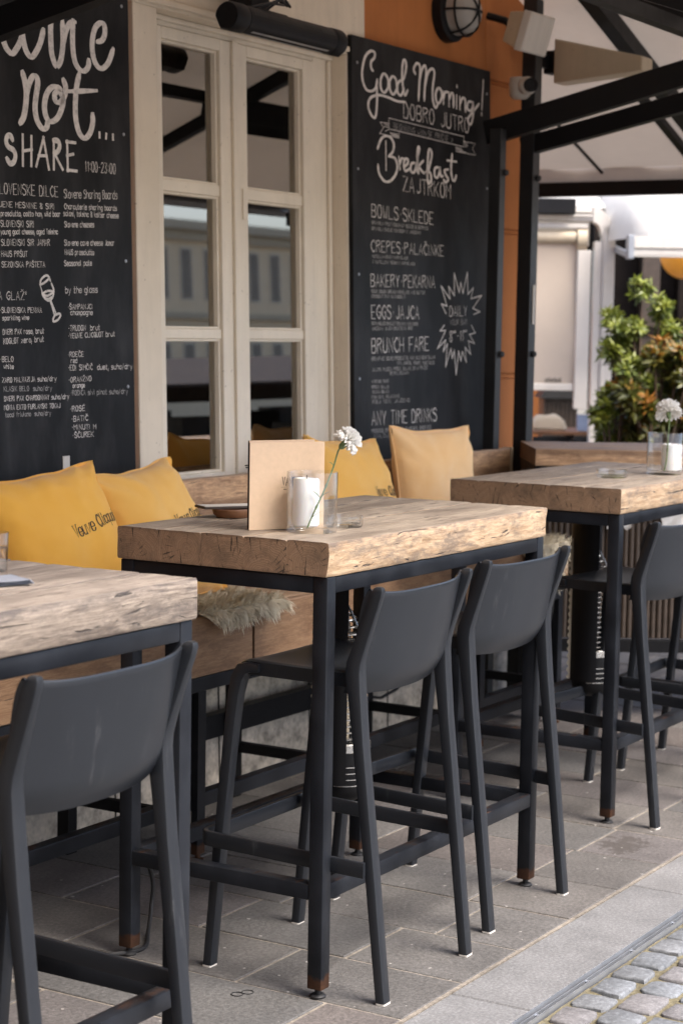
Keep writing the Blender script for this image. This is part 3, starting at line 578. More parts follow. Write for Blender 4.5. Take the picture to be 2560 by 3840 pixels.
# inner casement seen through the glass, and the dim room behind
for x0, x1 in ((1.70, 1.715), (1.985, 2.012), (2.20, 2.215), (2.520, 2.553)): a = MB(); a.box(x0, x1, .20, .235, 1.07, 2.59); a.build('inner_casement', M['beige'], win)
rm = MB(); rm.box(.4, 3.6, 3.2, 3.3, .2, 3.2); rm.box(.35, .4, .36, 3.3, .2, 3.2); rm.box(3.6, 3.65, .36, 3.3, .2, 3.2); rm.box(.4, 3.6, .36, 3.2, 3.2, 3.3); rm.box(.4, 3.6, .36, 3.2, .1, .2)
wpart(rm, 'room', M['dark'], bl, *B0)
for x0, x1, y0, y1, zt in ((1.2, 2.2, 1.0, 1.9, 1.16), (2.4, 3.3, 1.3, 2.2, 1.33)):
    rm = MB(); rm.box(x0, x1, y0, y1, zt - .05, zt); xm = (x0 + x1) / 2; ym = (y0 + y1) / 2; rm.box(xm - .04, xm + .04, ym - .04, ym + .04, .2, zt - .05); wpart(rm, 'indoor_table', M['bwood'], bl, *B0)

# ---------------------------------------------------------------- chalkboards
def chalkboard(label, x0, x1, h0, h1, script, stems, banner, burst, texts, sw, caps, extra=None):
    xm = (x0 + x1) / 2; at = (xm, -.05, h0)
    t = wall_thing('chalkboard', label, 'chalkboard', *at, group='menu boards on the cafe wall')
    b = MB(); b.box(x0, x1, -.05, -.0315, h0, h1); wpart(b, 'board', M['board'], t, *at, bevel=.0015)
    b = MB(); b.box(x0 + .05, x0 + .09, -.031, -.0135 if x0 < 1 else -.0305, h0 + .1, h1 - .1); b.box(x1 - .09, x1 - .05, -.031, -.0005, h0 + .1, h1 - .1); wpart(b, 'batten', M['dark'], t, *at)
    for z in [h1 - .10 - i * .40 for i in range(5)]:
        for xx in (x0 + .04, x1 - .035):
            s = MB(); s.rings([[(xx + r * math.cos(a * .785), y, z + r * math.sin(a * .785)) for a in range(8)] for r, y in ((.006, -.0499), (.005, -.0525))], 0, False, True); wpart(s, 'screw', M['alu'], t, *at)
    pl = lambda x, y, h: (x, -.05 - h, y)
    m = MB(); random.seed(5)
    sc_ = [smooth_line(p) for p in mm(parse(script))]; nc = len(sc_) - (2 if caps else 0)
    ribbons(m, sc_[:nc], sw, pl, .0008, .42); ribbons(m, sc_[nc:], .017, pl, .0008)
    wpart(m, 'script_lettering', M['chalk'], t, *at)
    for nm, src, wd_, hh in (('lettering_strokes', stems, sw * .95, .0013), ('headline', caps, .017, .0013), ('ribbon_banner', banner, .0045, .0006), ('starburst', burst, .0085, .0006)):
        if src: m = MB(); ribbons(m, mm(parse(src)), wd_, pl, hh); wpart(m, nm, M['chalk'], t, *at)
    for txt, xa, ya, xb, yb, h, faint in texts:
        H = h / 1000; st = text_strokes(txt, xa / 1000, ya / 1000, xb / 1000, yb / 1000, H); a = MB()
        ribbons(a, st, max(.0026, min(.0145, H * (.125 if H > .06 else .092))), pl, .0007); wpart(a, 'text_line', M['chalk2' if faint else 'chalk'], t, *at)
    if extra: extra(t, at)
    return t
def left_extra(t, at):
    m = MB(); ribbons(m, [smooth_line(p) for p in mm(parse(L_GLASS))], .007, lambda x, y, h: (x, -.05 - h, y), .0006); wpart(m, 'wine_glass_drawing', M['chalk'], t, *at)
    (a, b), = mm(parse(L_STRIP)); m = MB(); m.box(a[0] - .016, a[0] + .016, -.053, -.0502, b[1] - .03, a[1]); wpart(m, 'white_strip', M['white'], t, *at)
chalkboard('tall blackboard left of the window headed not SHARE in chalk', -.35, 1.385, .98, 3.1, L_SCRIPT, None, None, None, L_TEXT, .024, L_CAPS, left_extra)
chalkboard('tall blackboard right of the window headed Good Morning in chalk', 2.762, 3.915, .98, 2.705, R_SCRIPT, R_STEM, R_BANNER, R_BURST, R_TEXT, .0155, None)

# ---------------------------------------------------------------- things fixed to the wall
ht = thing('radiant_heater', 'long black radiant heater hung over the window', 'heater', (1.955, 1.27, 2.597)); ht.scale = (.91, .94, .94)
prof = [(.050 * math.cos(a), .048 * math.sin(a)) for a in [R_(-50 + 230 * i / 18) for i in range(19)]] + [(-.030, -.040), (.012, -.050)]
m = MB(); m.rings([[(x, -py, pz) for py, pz in prof] for x in (-.285, .30)]); m.build('body', M['black'], ht, bevel=.002)
for a, b in ((-.37, -.288), (.303, .375)):
    m = MB(); m.rings([[(x, -py * k, pz * k) for py, pz in prof] for x, k in ((a, .93), (a + .012, 1.05), (b - .006, 1.05), (b, 1.0))]); m.build('end_cap', M['black'], ht, smooth=True)
m = MB()
for i in range(5): m.rings([[(xx + i * .018, -(.0505 * math.cos(R_(q))), .0485 * math.sin(R_(q))) for q in (15, 30, 45, 60, 75)] for xx in (-.26, -.252)], 0, False, False, False); m.rings([[(xx - i * .018, -(.0505 * math.cos(R_(q))), .0485 * math.sin(R_(q))) for q in (15, 30, 45, 60, 75)] for xx in (.28, .272)], 0, False, False, False)
m.build('vent_slots', M['rubber'], ht)
m = MB(); m.add([(-.25, -.0335, -.0415), (.27, -.0335, -.0415), (.27, -.0005, -.0492), (-.25, -.0005, -.0492)], [(0, 1, 2, 3)]); m.build('reflector', M['alu'], ht)
m = MB(); m.box(-.06, .06, .02, .10, .035, .06); m.box(-.06, .06, .10, .2, .045, .22); m.build('bracket', M['black'], ht, bevel=.003)
m = MB()
for k in range(3): m.tube([(-.2 + .05 * k, .02, .05), (-.12 + .03 * k, -.02, .075 + .01 * k), (-.02, .0, .085 + .02 * k), (.05 + .02 * k, .03, .095), (.06, .08, .13), (-.06 - .1 * k, .12, .2), (-.1 - .1 * k, .14, .4)], .005, 6)
m.build('cable', M['rubber'], ht, smooth=True)
lp = thing('bulkhead_lamp', 'round bulkhead lamp with frosted dome and black wire cage on the orange wall', 'lamp', (3.60, 1.535, 2.905), (R_(90) + WA, 0, 0))
m = MB(); m.lathe([(.118, -.03), (.118, .03), (.104, .042), (.098, .042)], n=32, cap0=True, cap1=True); m.build('base', M['black'], lp, smooth=True)
m = MB(); m.lathe([(.094, .03), (.094, .07), (.085, .105), (.060, .13), (.03, .138), (.001, .14)], n=32); m.build('dome', M['frost'], lp, smooth=True)
m = MB()
for a in (0, 60, 120): m.tube([(.103 * math.cos(R_(a)) * math.cos(R_(t)), .103 * math.sin(R_(a)) * math.cos(R_(t)), .04 + .105 * abs(math.sin(R_(t))) ** .8) for t in range(0, 181, 12)], .005, 6)
m.tube([(.1 * math.cos(R_(t)), .1 * math.sin(R_(t)), .085) for t in range(0, 361, 15)], .005, 6); m.build('cage', M['black'], lp, smooth=True)
sp = thing('loudspeaker', 'white box loudspeaker tilted down beside the caged lamp', 'speaker', (3.95, 1.34, 2.868), (R_(17), 0, R_(-4)))
m = MB(); m.rings([[(-a, y, -b), (a, y, -b), (a, y, b), (-a, y, b)] for y, a, b in ((.06, .075, .062), (-.02, .092, .078))]); m.build('cabinet', M['beige'], sp, bevel=.004)
m = MB(); m.rings([[(-a, y, -b), (a, y, -b), (a, y, b), (-a, y, b)] for y, a, b in ((-.021, .102, .084), (-.058, .102, .084), (-.066, .094, .077))]); m.build('front_grille', M['white'], sp, bevel=.003)
m = MB(); m.tube([(0, .06, 0), (0, .12, .02), (-.02, .2, .02)], .016, 8); m.build('bracket', M['black'], sp)
wd = thing('floodlight', 'beige wedge-shaped floodlight housing beyond the white speaker', 'floodlight', (4.38, 1.39, 2.795))
m = MB(); m.rings([[(-.05, 0, -.098), (.07, 0, -.098), (.07, 0, .098), (-.05, 0, .098)], [(-.05, -.42, -.062), (.07, -.42, -.062), (.07, -.42, -.002), (-.05, -.42, -.002)]]); m.build('housing', M['beige'], wd, bevel=.006)
m = MB(); m.box(-.03, .05, .0, .06, -.05, .05); m.box(-.2, .02, .03, .06, -.03, .03); m.build('bracket', M['black'], wd, bevel=.003)
sc = thing('security_camera', 'small white ball security camera on the wall by the black post', 'camera', (4.02, 1.40, 2.655), (0, 0, R_(-40)))
m = MB(); m.lathe([(.045, .03), (.048, .0), (.045, -.045), (.03, -.06), (.001, -.062)], n=24, cap0=True); o = m.build('mount', M['white'], sc, smooth=True)
m = MB(); m.sphere((0, -.075, -.012), .040, 20, 12); m.build('ball', M['white'], sc, smooth=True)
m = MB(); m.rings([[(r * math.cos(a * .3927), -.079 - y, -.012 + r * math.sin(a * .3927)) for a in range(16)] for r, y in ((.030, .025), (.030, .045), (.022, .046), (.020, .040))], 0, False, True); m.build('lens', M['black'], sc, smooth=True)

# ---------------------------------------------------------------- canopy: hipped awning on black steel trusses
K = .35; EY, EZ, FX, NX = -.65, 2.42, 6.0, -5.5
aw = thing('awning', 'hipped cream canvas awning on black steel posts, struts and rafters', 'awning', (4.0, 1.36, 0))
ao = (-4.0, -1.36, 0)
rz = lambda y: EZ + K * (y - EY)
YT = 2.7; ty = YT - EY
def slab(pts, th=.006):
    m = MB(); n = len(pts); m.rings([[(p[0], p[1], p[2]) for p in pts], [(p[0], p[1], p[2] + th) for p in pts]]); return m
m = MB()
m.grid(40, 16, lambda u, v: ((lambda y: ((NX + (FX - (y - EY) - NX) * u), y, rz(y) + .05 - .012 * math.sin(math.pi * ((NX + (FX - (y - EY) - NX) * u) * 1.11 % 1))))(EY + ty * v)))
m.grid(16, 24, lambda u, v: ((lambda x: (x, (EY + (FX - x)) + (4.2 - (EY + FX - x)) * v, EZ + K * (FX - x) + .05))(FX - ty * u)))
o = m.build('canvas', M['canvas'], aw, loc=ao, smooth=True)
m = MB(); m.beam((NX, EY, EZ + .045), (FX, EY, EZ + .045), .06, .08); m.build('eave_beam', M['black'], aw, loc=ao)
m = MB(); m.rings([[(x, EY - .035 - .11 * a, EZ + .04 + b) for a, b in ((0, .03), (.05, -.05), (.5, -.075), (.95, -.05), (1, .04), (.93, .04), (.88, -.03), (.5, -.055), (.1, -.03), (.07, .03))] for x in (NX, FX + .1)]); m.build('gutter', M['zinc'], aw, loc=ao)
m = MB(); m.beam((FX, EY, EZ - .06), (FX, 4.2, EZ - .06), .05, .075); m.build('end_beam', M['black'], aw, loc=ao)
m = MB(); m.grid(40, 2, lambda u, v: (FX + .002 + .006 * math.sin(u * 60), EY + (4.2 - EY) * u, EZ - .05 + .105 * v)); m.build('valance', M['canvas'], aw, loc=ao, smooth=True)
for xr in (-3.0, -1.4, .6, 2.3, 4.17):
    y1 = min(1.42, EY + FX - xr); m = MB(); m.beam((xr, EY, EZ + .02), (xr, y1, rz(y1) + .0), .05, .07); m.build('rafter', M['black'], aw, loc=ao)
for xr in (-2.2, -.4, 1.45, 3.2):
    y1 = min(1.42, EY + FX - xr); m = MB(); m.beam((xr, EY, EZ + .03), (xr, y1, rz(y1) + .02), .025, .035); m.build('rafter', M['black'], aw, loc=ao)
m = MB(); m.beam((NX, .35, rz(.35) - .05), (4.9, .35, rz(.35) - .05), .05, .05); m.build('purlin', M['black'], aw, loc=ao)
for y, x0, w_ in ((1.17, 3.9, .07), (1.32, 5.0, .035), (1.88, 4.6, .012), (2.6, 4.2, .03), (.55, 4.85, .03)):
    m = MB(); m.beam((x0, y, EZ + K * (FX - x0) + .03 - w_ / 2), (FX, y, EZ + .03 - w_ / 2), w_, w_); m.build('hip_rafter', M['black'], aw, loc=ao)
for dx in (0, -3.52):
    m = MB(); m.beam((3.80 + dx, 1.44, 2.43), (3.80 + dx, .33, 2.43 + 1.11 * .233), .05, .10); m.build('strut', M['black'], aw, loc=ao, bevel=.002)
    m = MB(); m.beam((4.068 + dx, 1.40, 2.394), (4.068 + dx, .33, 2.394 + 1.07 * .217), .055, .078); m.build('strut', M['black'], aw, loc=ao, bevel=.002)
for x0, x1, y0, zt in ((3.722, 3.774, 1.335, 2.44), (4.035, 4.100, 1.335, 3.02), (-1.0, -.94, 1.31, 3.02)):
    m = MB(); m.box(x0, x1, y0, y0 + x1 - x0, 0, zt); po = m.build('post', M['post'], aw, loc=ao, bevel=.002)
    for z in (2.26, 1.50):
        m = MB(); m.lathe([(.001, -.014), (.013, -.010), (.015, 0), (.013, .010), (.001, .014)], (x0 + .04, y0 - .005, z), 12); m.build('bolt', M['rubber'], po, smooth=True)
m = MB(); m.box(4.062, 4.078, 1.3305, 1.3345, 1.63, 1.80); m.build('sticker', M['white'], aw, loc=ao)

# ---------------------------------------------------------------- bench along the wall
bn = thing('bench', 'long oak plank bench on a black steel frame along the cafe wall', 'bench', (1.2, 1.15, 0)); bo = (-1.2, -1.15, 0)
def plank(mb, x0, x1, y0, y1, z0, z1, seed, amp=.0025, n=60):
    mb.cur = (seed * 3.7 % 2, (y0 + y1) / 2 + (seed * 1.37 % .1), z0 - .03 - (seed * .77 % .06)); q = []
    r = .004
    cs = [(y0 + r, z0), (y1 - r, z0), (y1, z0 + r), (y1, (z0 + z1) / 2), (y1, z1 - r), (y1 - r, z1), ((y0 + y1) / 2, z1), (y0 + r, z1), (y0, z1 - r), (y0, (z0 + z1) / 2), (y0, z0 + r)]
    for i in range(n + 1):
        x = x0 + (x1 - x0) * i / n
        q.append([(x + noise.noise((x * 3, y * 40, z * 40 + seed)) * amp, y + noise.noise((x * 6 + seed, y * 30, z * 30)) * amp, z + noise.noise((x * 6, y * 30 + seed, z * 30 + 9)) * amp * .7) for y, z in cs])
    mb.rings(q)
for nm, a in (('front_plank', (-1.7, 1.291, .92, .955, .562, .742, 3)), ('front_plank', (1.303, 3.60, .92, .955, .562, .742, 5)), ('seat_plank', (-1.7, 3.60, .957, 1.14, .712, .742, 7)), ('seat_plank', (-1.7, 3.60, 1.143, 1.326, .712, .742, 9)), ('backrest_plank', (-1.7, 3.87, 1.328, 1.362, .745, .918, 11)), ('backrest_plank', (-1.7, 3.87, 1.328, 1.362, .922, 1.098, 13))):
    m = MB(); plank(m, *a); m.build(nm, M['woodb'], bn, attr='pith', loc=bo)
m = MB(); m.box(3.872, 3.886, 1.322, 1.366, .70, 1.10); m.build('end_strip', M['beige'], bn, loc=bo)
for y in (.925, 1.30): m = MB(); m.box(-1.7, 3.58, y, y + .04, .516, .559); m.build('seat_rail', M['steel'], bn, loc=bo, bevel=.003)
m = MB(); m.box(-1.7, 3.54, .951, .991, .152, .196); m.build('foot_rail', M['steel'], bn, loc=bo, bevel=.003)
m = MB(); m.box(-1.7, 3.54, 1.335, 1.375, .21, .29); m.build('back_rail', M['black'], bn, loc=bo)
for x in (.12, 1.02, 1.94, 2.85, 3.54):
    m = MB(); m.box(x, x + .04, .928, .949 if False else .950, .02, .515); m.box(x, x + .04, .9505, .968, .197, .515); m.lathe([(.018, 0), (.018, .006), (.008, .007), (.008, .02)], (x + .02, .94, 0), 12, cap0=True, cap1=True); m.build('leg', M['steel'], bn, loc=bo)
for x in (-.03, .86, 1.745, 2.63, 3.5):
    m = MB(); m.box(x, x + .042, 1.29, 1.332, 0, .515); m.build('leg', M['black'], bn, loc=bo)
    for q in ((x + .012, x + .04, .97, 1.289, .48, .514), (x + .012, x + .035, .992, 1.289, .155, .19)): m = MB(); m.box(*q); m.build('cross_bar', M['black'], bn, loc=bo)

# ---------------------------------------------------------------- cushions
def cushion(label, x, y, z, lean, yaw, roll, mat, seed, text=None, S=.46):
    t = thing('cushion', label, 'cushion', (x, y, z), group='ochre cushions on the bench')
    Rm = Matrix.Rotation(R_(yaw), 4, 'Z') @ Matrix.Rotation(R_(-lean), 4, 'X') @ Matrix.Rotation(R_(roll), 4, 'Y')
    t.rotation_euler = Rm.to_euler(); a = S / 2
    def surf(u, v, side=1, h=0):
        px = a * u * (1 - .085 * (1 - v * v) * abs(u) ** 2.2); pz = a * v * (1 - .085 * (1 - u * u) * abs(v) ** 2.2)
        e = max(0.0, (1 - abs(u) ** 3.2) * (1 - abs(v) ** 3.2)); th = .082 * e ** .62
        wr = noise.noise((u * 1.7 + seed, v * 1.7, side)) * .016 * e ** .5 + noise.noise((u * 5 + seed, v * 5, side + 4)) * .0035
        ed = max(abs(u), abs(v)); c = (abs(u) * abs(v)) ** 2
        wr += math.sin((u - v if u * v > 0 else u + v) * 15 + seed) * .006 * c * 2.0 - .010 * math.exp(-((u * .8 - v * .6 - .15 * math.sin(seed)) * 7) ** 2) * e ** .5 * max(0, .55 - abs(u + v * .5)) + .007 * math.sin(u * 13 + seed * 2) * 1.6 * max(0, v - .58) * e ** .3 * (1 + math.sin(u * 5 + seed))
        return (px, -side * (th + wr) - h, pz + .01 * noise.noise((u * 2 + seed, v * 2, 7)))
    m = MB(); N = 44
    m.grid(N, N, lambda p, q: surf(2 * p - 1, 2 * q - 1, 1)); m.grid(N, N, lambda p, q: surf(2 * p - 1, 2 * q - 1, -1), flip=True)
    m.build('cover', mat, t, smooth=True, weld=False)
    m = MB(); ring = []
    for i in range(4 * 22):
        s_, k = i // 22, (i % 22) / 22 * 2 - 1; u, v = ((k, -1), (1, k), (-k, 1), (-1, -k))[s_]; p = surf(u, v, 1); ring.append((p[0] * 1.004, 0, p[2] * 1.004))
    m.tube(ring + ring[:1], .0035, 6); m.build('piping', mat, t, smooth=True)
    if text:
        st = []; L, w = SERIF_LINES
        u0, v0, u1, v1, h = text
        for p, wd_ in L: st.append(([(u0 + q[0] / w * (u1 - u0), v0 + q[0] / w * (v1 - v0) + q[1] / 6 * h) for q in p], wd_))
        m = MB()
        for p, wd_ in st: ribbons(m, [p], wd_ * h / a * .5 if False else wd_ * h, lambda u, v, hh: surf(u, v, 1, hh), .0012, .55)
        m.build('printed_name', M['ink'], t)
    return t
def serif_lines(txt):
    L, w = glyph_lines_plain(txt); out = []
    for p in L:
        out.append((p, .135))
        for e, o_ in ((p[0], p[1]), (p[-1], p[-2])):
            if abs(e[0] - o_[0]) < .9 * abs(e[1] - o_[1]) + .01 and abs(e[1] - o_[1]) > 1.5: out.append(([(e[0] - .75, e[1]), (e[0] + .75, e[1])], .10))
    return out, w
def glyph_lines_plain(txt):
    out = []; x = 0.0
    for ch in txt:
        for st in GL.get(ch, '').split(): out.append(smooth_line([(x + int(st[i]), int(st[i + 1]) - 2) for i in range(0, len(st), 2)], 3) if ch not in 'Vviltu' else [(x + int(st[i]), int(st[i + 1]) - 2) for i in range(0, len(st), 2)])
        x += NARROW.get(ch, 4.0) + 1.3
    return out, x - 1.3
SERIF_LINES = serif_lines('Veuve Clicquot')
cushion('ochre cushion at the left, in front of the left blackboard',   .705, 1.180, .945, 27, -5, -5, M['fab1'], 1.3, (-.06, .05, .86, .19, .145), .51)
cushion('ochre cushion leaning at the left corner of the window', 1.185, 1.20, .955, 26, 4, -4, M['fab2'], 4.1, (-.02, -.02, .84, .08, .145), .465)
cushion('ochre cushion behind the carnation, right of the window', 2.37, 1.19, .975, 22, 2, 4, M['fab2'], 7.7, (-.02, -.02, .84, .02, .145), .49)
cushion('palest ochre cushion below the Good Morning blackboard', 2.95, 1.19, .985, 9, -9, 1, M['fab3'], 9.2, (.02, -.02, .88, .02, .145), .49)

# ---------------------------------------------------------------- sheepskins
def sheepskin(label, x0, x1, drop, seed, n=2600, y1=1.26, ztop=.752, yf=.912):
    t = thing('sheepskin', label, 'sheepskin', ((x0 + x1) / 2, 1.0, ztop), group='sheepskins on the bench'); random.seed(seed); c = ((x0 + x1) / 2, 1.0, ztop)
    def pt(u, s):
        x = x0 + (x1 - x0) * u; d = drop * (.35 + .65 * abs(math.sin(u * 5.1 + seed)) ** .8) * (1 - abs(2 * u - 1) ** 6); tot = (y1 - yf) + d; l = s * tot
        if l < y1 - yf - .02: p = (x, y1 - l, ztop + .006 * math.sin(u * 9 + seed + s * 5))
        else:
            k = l - (y1 - yf - .02); p = (x + .01 * math.sin(k * 40), yf + .02 - min(k, .02) - .012, ztop - max(0, k - .014))
        return Vector(p) - Vector(c)
    m = MB(); m.grid(24, 26, lambda u, s: pt(u, s)); m.build('hide', M['hide'], t, smooth=True)
    m = MB()
    for i in range(n):
        u, s = random.random(), random.random() ** .7; p = pt(u, s); q = pt(u, min(1, s + .02)); dn = (q - p); dn = dn.normalized() if dn.length > 1e-6 else Vector((0, 0, -1))
        nr = Vector((0, 0, 1)) if dn.z > -.5 else Vector((0, -1, .1)); L = random.uniform(.018, .042); cl = Vector((noise.noise((u * 14, s * 14, 1)), noise.noise((u * 14, s * 14, 5)), noise.noise((u * 14, s * 14, 9))))
        tip = (dn * .75 + nr * .55 + cl * .7 + Vector((random.uniform(-.25, .25),) * 3)) * L; md = p + tip * .5 + nr * L * .16; w = random.uniform(.0010, .0022); sd = Vector((1, random.uniform(-.6, .6), random.uniform(-.3, .3))) * w
        m.add([p - sd, p + sd, md + sd * .9, p + tip, md - sd * .9], [(0, 1, 2, 4), (4, 2, 3)])
    m.build('fleece', M['wool'], t)
sheepskin('cream sheepskin hanging over the bench edge behind the table with the menu', 1.0, 1.44, .04, 3, 8000)
sheepskin('flat cream sheepskin over the bench end by the far table heater', 3.16, 3.585, .17, 8, 6000)

# ---------------------------------------------------------------- tables
def table(x0, y0, label, seed, wood='wood', L=1.185, D=.619):
    cx, cy = x0 + L / 2, y0 + D / 2; t = thing('bar_table', label, 'table', (cx, cy, 0), group='high oak slab tables on black steel frames'); random.seed(seed)
    m = MB(); ws = [random.uniform(.10, .15) for _ in range(5)]; k = D / sum(ws); y = -D / 2
    for i, w in enumerate(ws):
        w *= k; z0, z1 = 1.019, 1.10 + random.uniform(-.0006, .0006); m.cur = (random.random() * 2, y + w * random.uniform(.2, .8), random.choice((1.0, 1.03, 1.06, 1.11)) + random.uniform(-.03, .03)); q = []
        ya, yb = y, y + w; r = .005; n = 7
        cs = [(ya + (yb - ya) * (j / n) * .96 + r * .4, z0) for j in range(n + 1)] + [(yb, z0 + r), (yb, z0 + .026), (yb, z0 + .052), (yb, z1 - r)] + [(yb - r * .4 - (yb - ya) * .96 * (j / n), z1) for j in range(n + 1)] + [(ya, z1 - r), (ya, z0 + .052), (ya, z0 + .026), (ya, z0 + r)]
        N = 70; e0, e1 = random.uniform(-.0004, .0004), random.uniform(-.0004, .0004)
        for a in range(N + 1):
            x = -L / 2 + L * a / N; row = []
            for (yy, zz) in cs:
                o1 = 1.0 if (i == 0 and yy < ya + r * 2) or (i == 4 and yy > yb - r * 2) else 0
                f = noise.noise((x * 7 + seed * 9, yy * 20, zz * 22)) * .0018 + noise.noise((x * 26 + seed, yy * 50, zz * 40)) * .0013
                ch = -.004 * max(0, noise.noise((x * 11 + seed * 5, i * 3.3, zz * 9)) - .25) * 4
                py = yy + (f + (ch if yy > 0 else -ch)) * o1
                pz = zz + (noise.noise((x * 5, yy * 30 + seed, 2)) * .0012 if zz > 1.09 else 0) - (.0012 if zz > 1.09 and min(abs(yy - ya), abs(yy - yb)) < .003 else 0)
                px = x + ((e1 if a == N else e0) + noise.noise((yy * 45 + seed, zz * 45, 2.0)) * .0028 if a in (0, N) else 0)
                row.append((px, py, pz))
            q.append(row)
        m.rings(q); y += w
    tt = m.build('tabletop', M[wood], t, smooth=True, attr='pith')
    # open drying cracks in the sawn ends
    m = MB()
    for i in range(7):
        yy = random.uniform(-D / 2 + .03, D / 2 - .03); lo = random.choice((True, False, False)); z_ = 1.021 if lo else 1.098; ln = random.uniform(.02, .055); tl = random.uniform(-.012, .012)
        for sx in (-1, 1):
            xx = sx * (L / 2 + .0045); m.add([(xx, yy - .0016, z_), (xx, yy + .0016, z_), (xx, yy + tl, z_ + (ln if lo else -ln))], [(0, 1, 2)])
    m.build('crack', M['ink'], t)
    T = .04; xa, xb, ya, yb = -L / 2 + .006, L / 2 - .006, -D / 2 + .006, D / 2 - .006
    for x in (xa, xb - T):
        for y in (ya, yb - T):
            m = MB(); m.box(x, x + T, y, y + T, .022, 1.0175); lg = m.build('leg', M['steel'], t, bevel=.0035, smooth=True)
            m = MB(); m.lathe([(.019, 0), (.020, .004), (.016, .008), (.008, .009), (.008, .0215)], (x + T / 2, y + T / 2, 0), 16, cap0=True, cap1=True); m.build('foot', M['rubber'], lg, smooth=True)
    for z0, nm in ((.9775, 'top_rail'), (.238, 'foot_rail')):
        for (a, b, c, d) in ((xa + T, xb - T, ya + .0008, ya + T - .001), (xa + T, xb - T, yb - T + .001, yb - .0008), (xa + .0008, xa + T - .001, ya + T, yb - T), (xb - T + .001, xb - .0008, ya + T, yb - T)):
            m = MB(); m.box(a, b, c, d, z0, z0 + T - .001); m.build(nm, M['steel'], t, bevel=.0035, smooth=True)
    return t
table(-1.682, -.145, 'high oak slab table nearest the viewer with a water glass and napkin', 2, 'woodg')
table(.204, -.019, 'high oak slab table with the menus, candle vase and two stools', 5)
table(2.141, .076, 'high oak slab table farthest along, with the low candle vase', 9)

# ---------------------------------------------------------------- stools
st0 = thing('bar_stool', 'big anthracite plastic stool nearest the viewer at the left table', 'stool', (-.862, -.005, 0), group='anthracite plastic bar stools')
def rrect(c, hx, hy, ax, ay, r=.17, n=2):
    c, ax, ay = Vector(c), Vector(ax), Vector(ay); out = []
    for sx, sy, a0 in ((1, 1, 0), (-1, 1, 90), (-1, -1, 180), (1, -1, 270)):
        rr = min(hx, hy) * r * 2
        for k in range(n + 1):
            a = R_(a0 + 90 * k / n); out.append(c + ax * (sx * (hx - rr) + rr * math.cos(a)) + ay * (sy * (hy - rr) + rr * math.sin(a)))
    return out
def back_y(u, z):
    """rear surface of the back at side position u (-1..1) and height z"""
    t = (z - .735) / .25; y = -.186 - .054 * max(0, t) ** .95 - .006 * (1 - min(1, max(0, t)) )
    return y + .034 * abs(u) ** 2.8
def half_w(z): return .2225 + .010 * max(0, (z - .80) / .19)
m = MB()
TH = .011
def seat_pt(u, v, top):
    y = -.170 + .352 * v; hw = .2165 - .010 * v; x = u * hw
    z = .789 - .015 * (1 - abs(u) ** 3) * math.sin(math.pi * min(1, v * .93 + .02)) ** .8 + .004 * (1 - v) * 0
    if v > .93: z -= .020 * ((v - .93) / .07) ** 2
    if abs(u) > .93: z -= .005 * ((abs(u) - .93) / .07) ** 2
    return (x, y, z if top else z - TH)
N1, N2 = 28, 26
top = [[seat_pt(2 * i / N1 - 1, j / N2, True) for i in range(N1 + 1)] for j in range(N2 + 1)]
bot = [[seat_pt(2 * i / N1 - 1, j / N2, False) for i in range(N1 + 1)] for j in range(N2 + 1)]
m.rings(top, 0, False, False, closed=False); m.rings([r[::-1] for r in bot], 0, False, False, closed=False)
edge = lambda g: [g[0][i] for i in range(N1 + 1)] + [g[j][N1] for j in range(1, N2 + 1)] + [g[N2][i] for i in range(N1 - 1, -1, -1)] + [g[j][0] for j in range(N2 - 1, 0, -1)]
et, eb = edge(top), edge(bot); sk = [(p[0] * .995, p[1], p[2] - (.022 if p[1] > -.15 else .005)) for p in eb]; ins = [(p[0] * .96, p[1] * .97, p[2]) for p in sk]
m.rings([et, eb, sk, ins], 0, False, False)
m.build('seat', M['plastic'], st0, smooth=True, weld=True)
m = MB(); NU, NV = 40, 22
def bk(u, v, rear):
    zb = .738 - .012 * (1 - u * u) + .006 * 0; zt = .976 + .014 * abs(u) ** 5; z = zb + (zt - zb) * v
    hw = half_w(z); x = u * hw; y = back_y(u, z)
    if v < .25: y += (.25 - v) ** 2 * .30
    d = 0 if rear else (.012 + .010 * abs(u) ** 4) * (1 - .55 * abs(2 * v - 1) ** 6)
    if v > .96: z -= 0
    return (x, y + d, z)
fr = [[bk(2 * i / NU - 1, j / NV, False) for i in range(NU + 1)] for j in range(NV + 1)]; re = [[bk(2 * i / NU - 1, j / NV, True) for i in range(NU + 1)] for j in range(NV + 1)]
m.rings(re, 0, False, False, closed=False); m.rings([r[::-1] for r in fr], 0, False, False, closed=False)
def lip(a, b):  # rounded rim between rear and front edge lines
    n = len(a); rows = [a]
    for k in (.25, .5, .75):
        rows.append([tuple(p[q] + (r[q] - p[q]) * k + (.0045 * math.sin(math.pi * k) * (1 if q == 2 else 0)) for q in range(3)) for p, r in zip(a, b)])
    return rows + [b]
m.rings(lip(re[NV], fr[NV]), 0, False, False, closed=False); m.rings([re[0], fr[0]], 0, False, False, closed=False)
for i in (0, NU): m.rings([[r[i] for r in re], [r[i] for r in fr]], 0, False, False, closed=False)
m.build('backrest', M['plastic'], st0, smooth=True, weld=True)
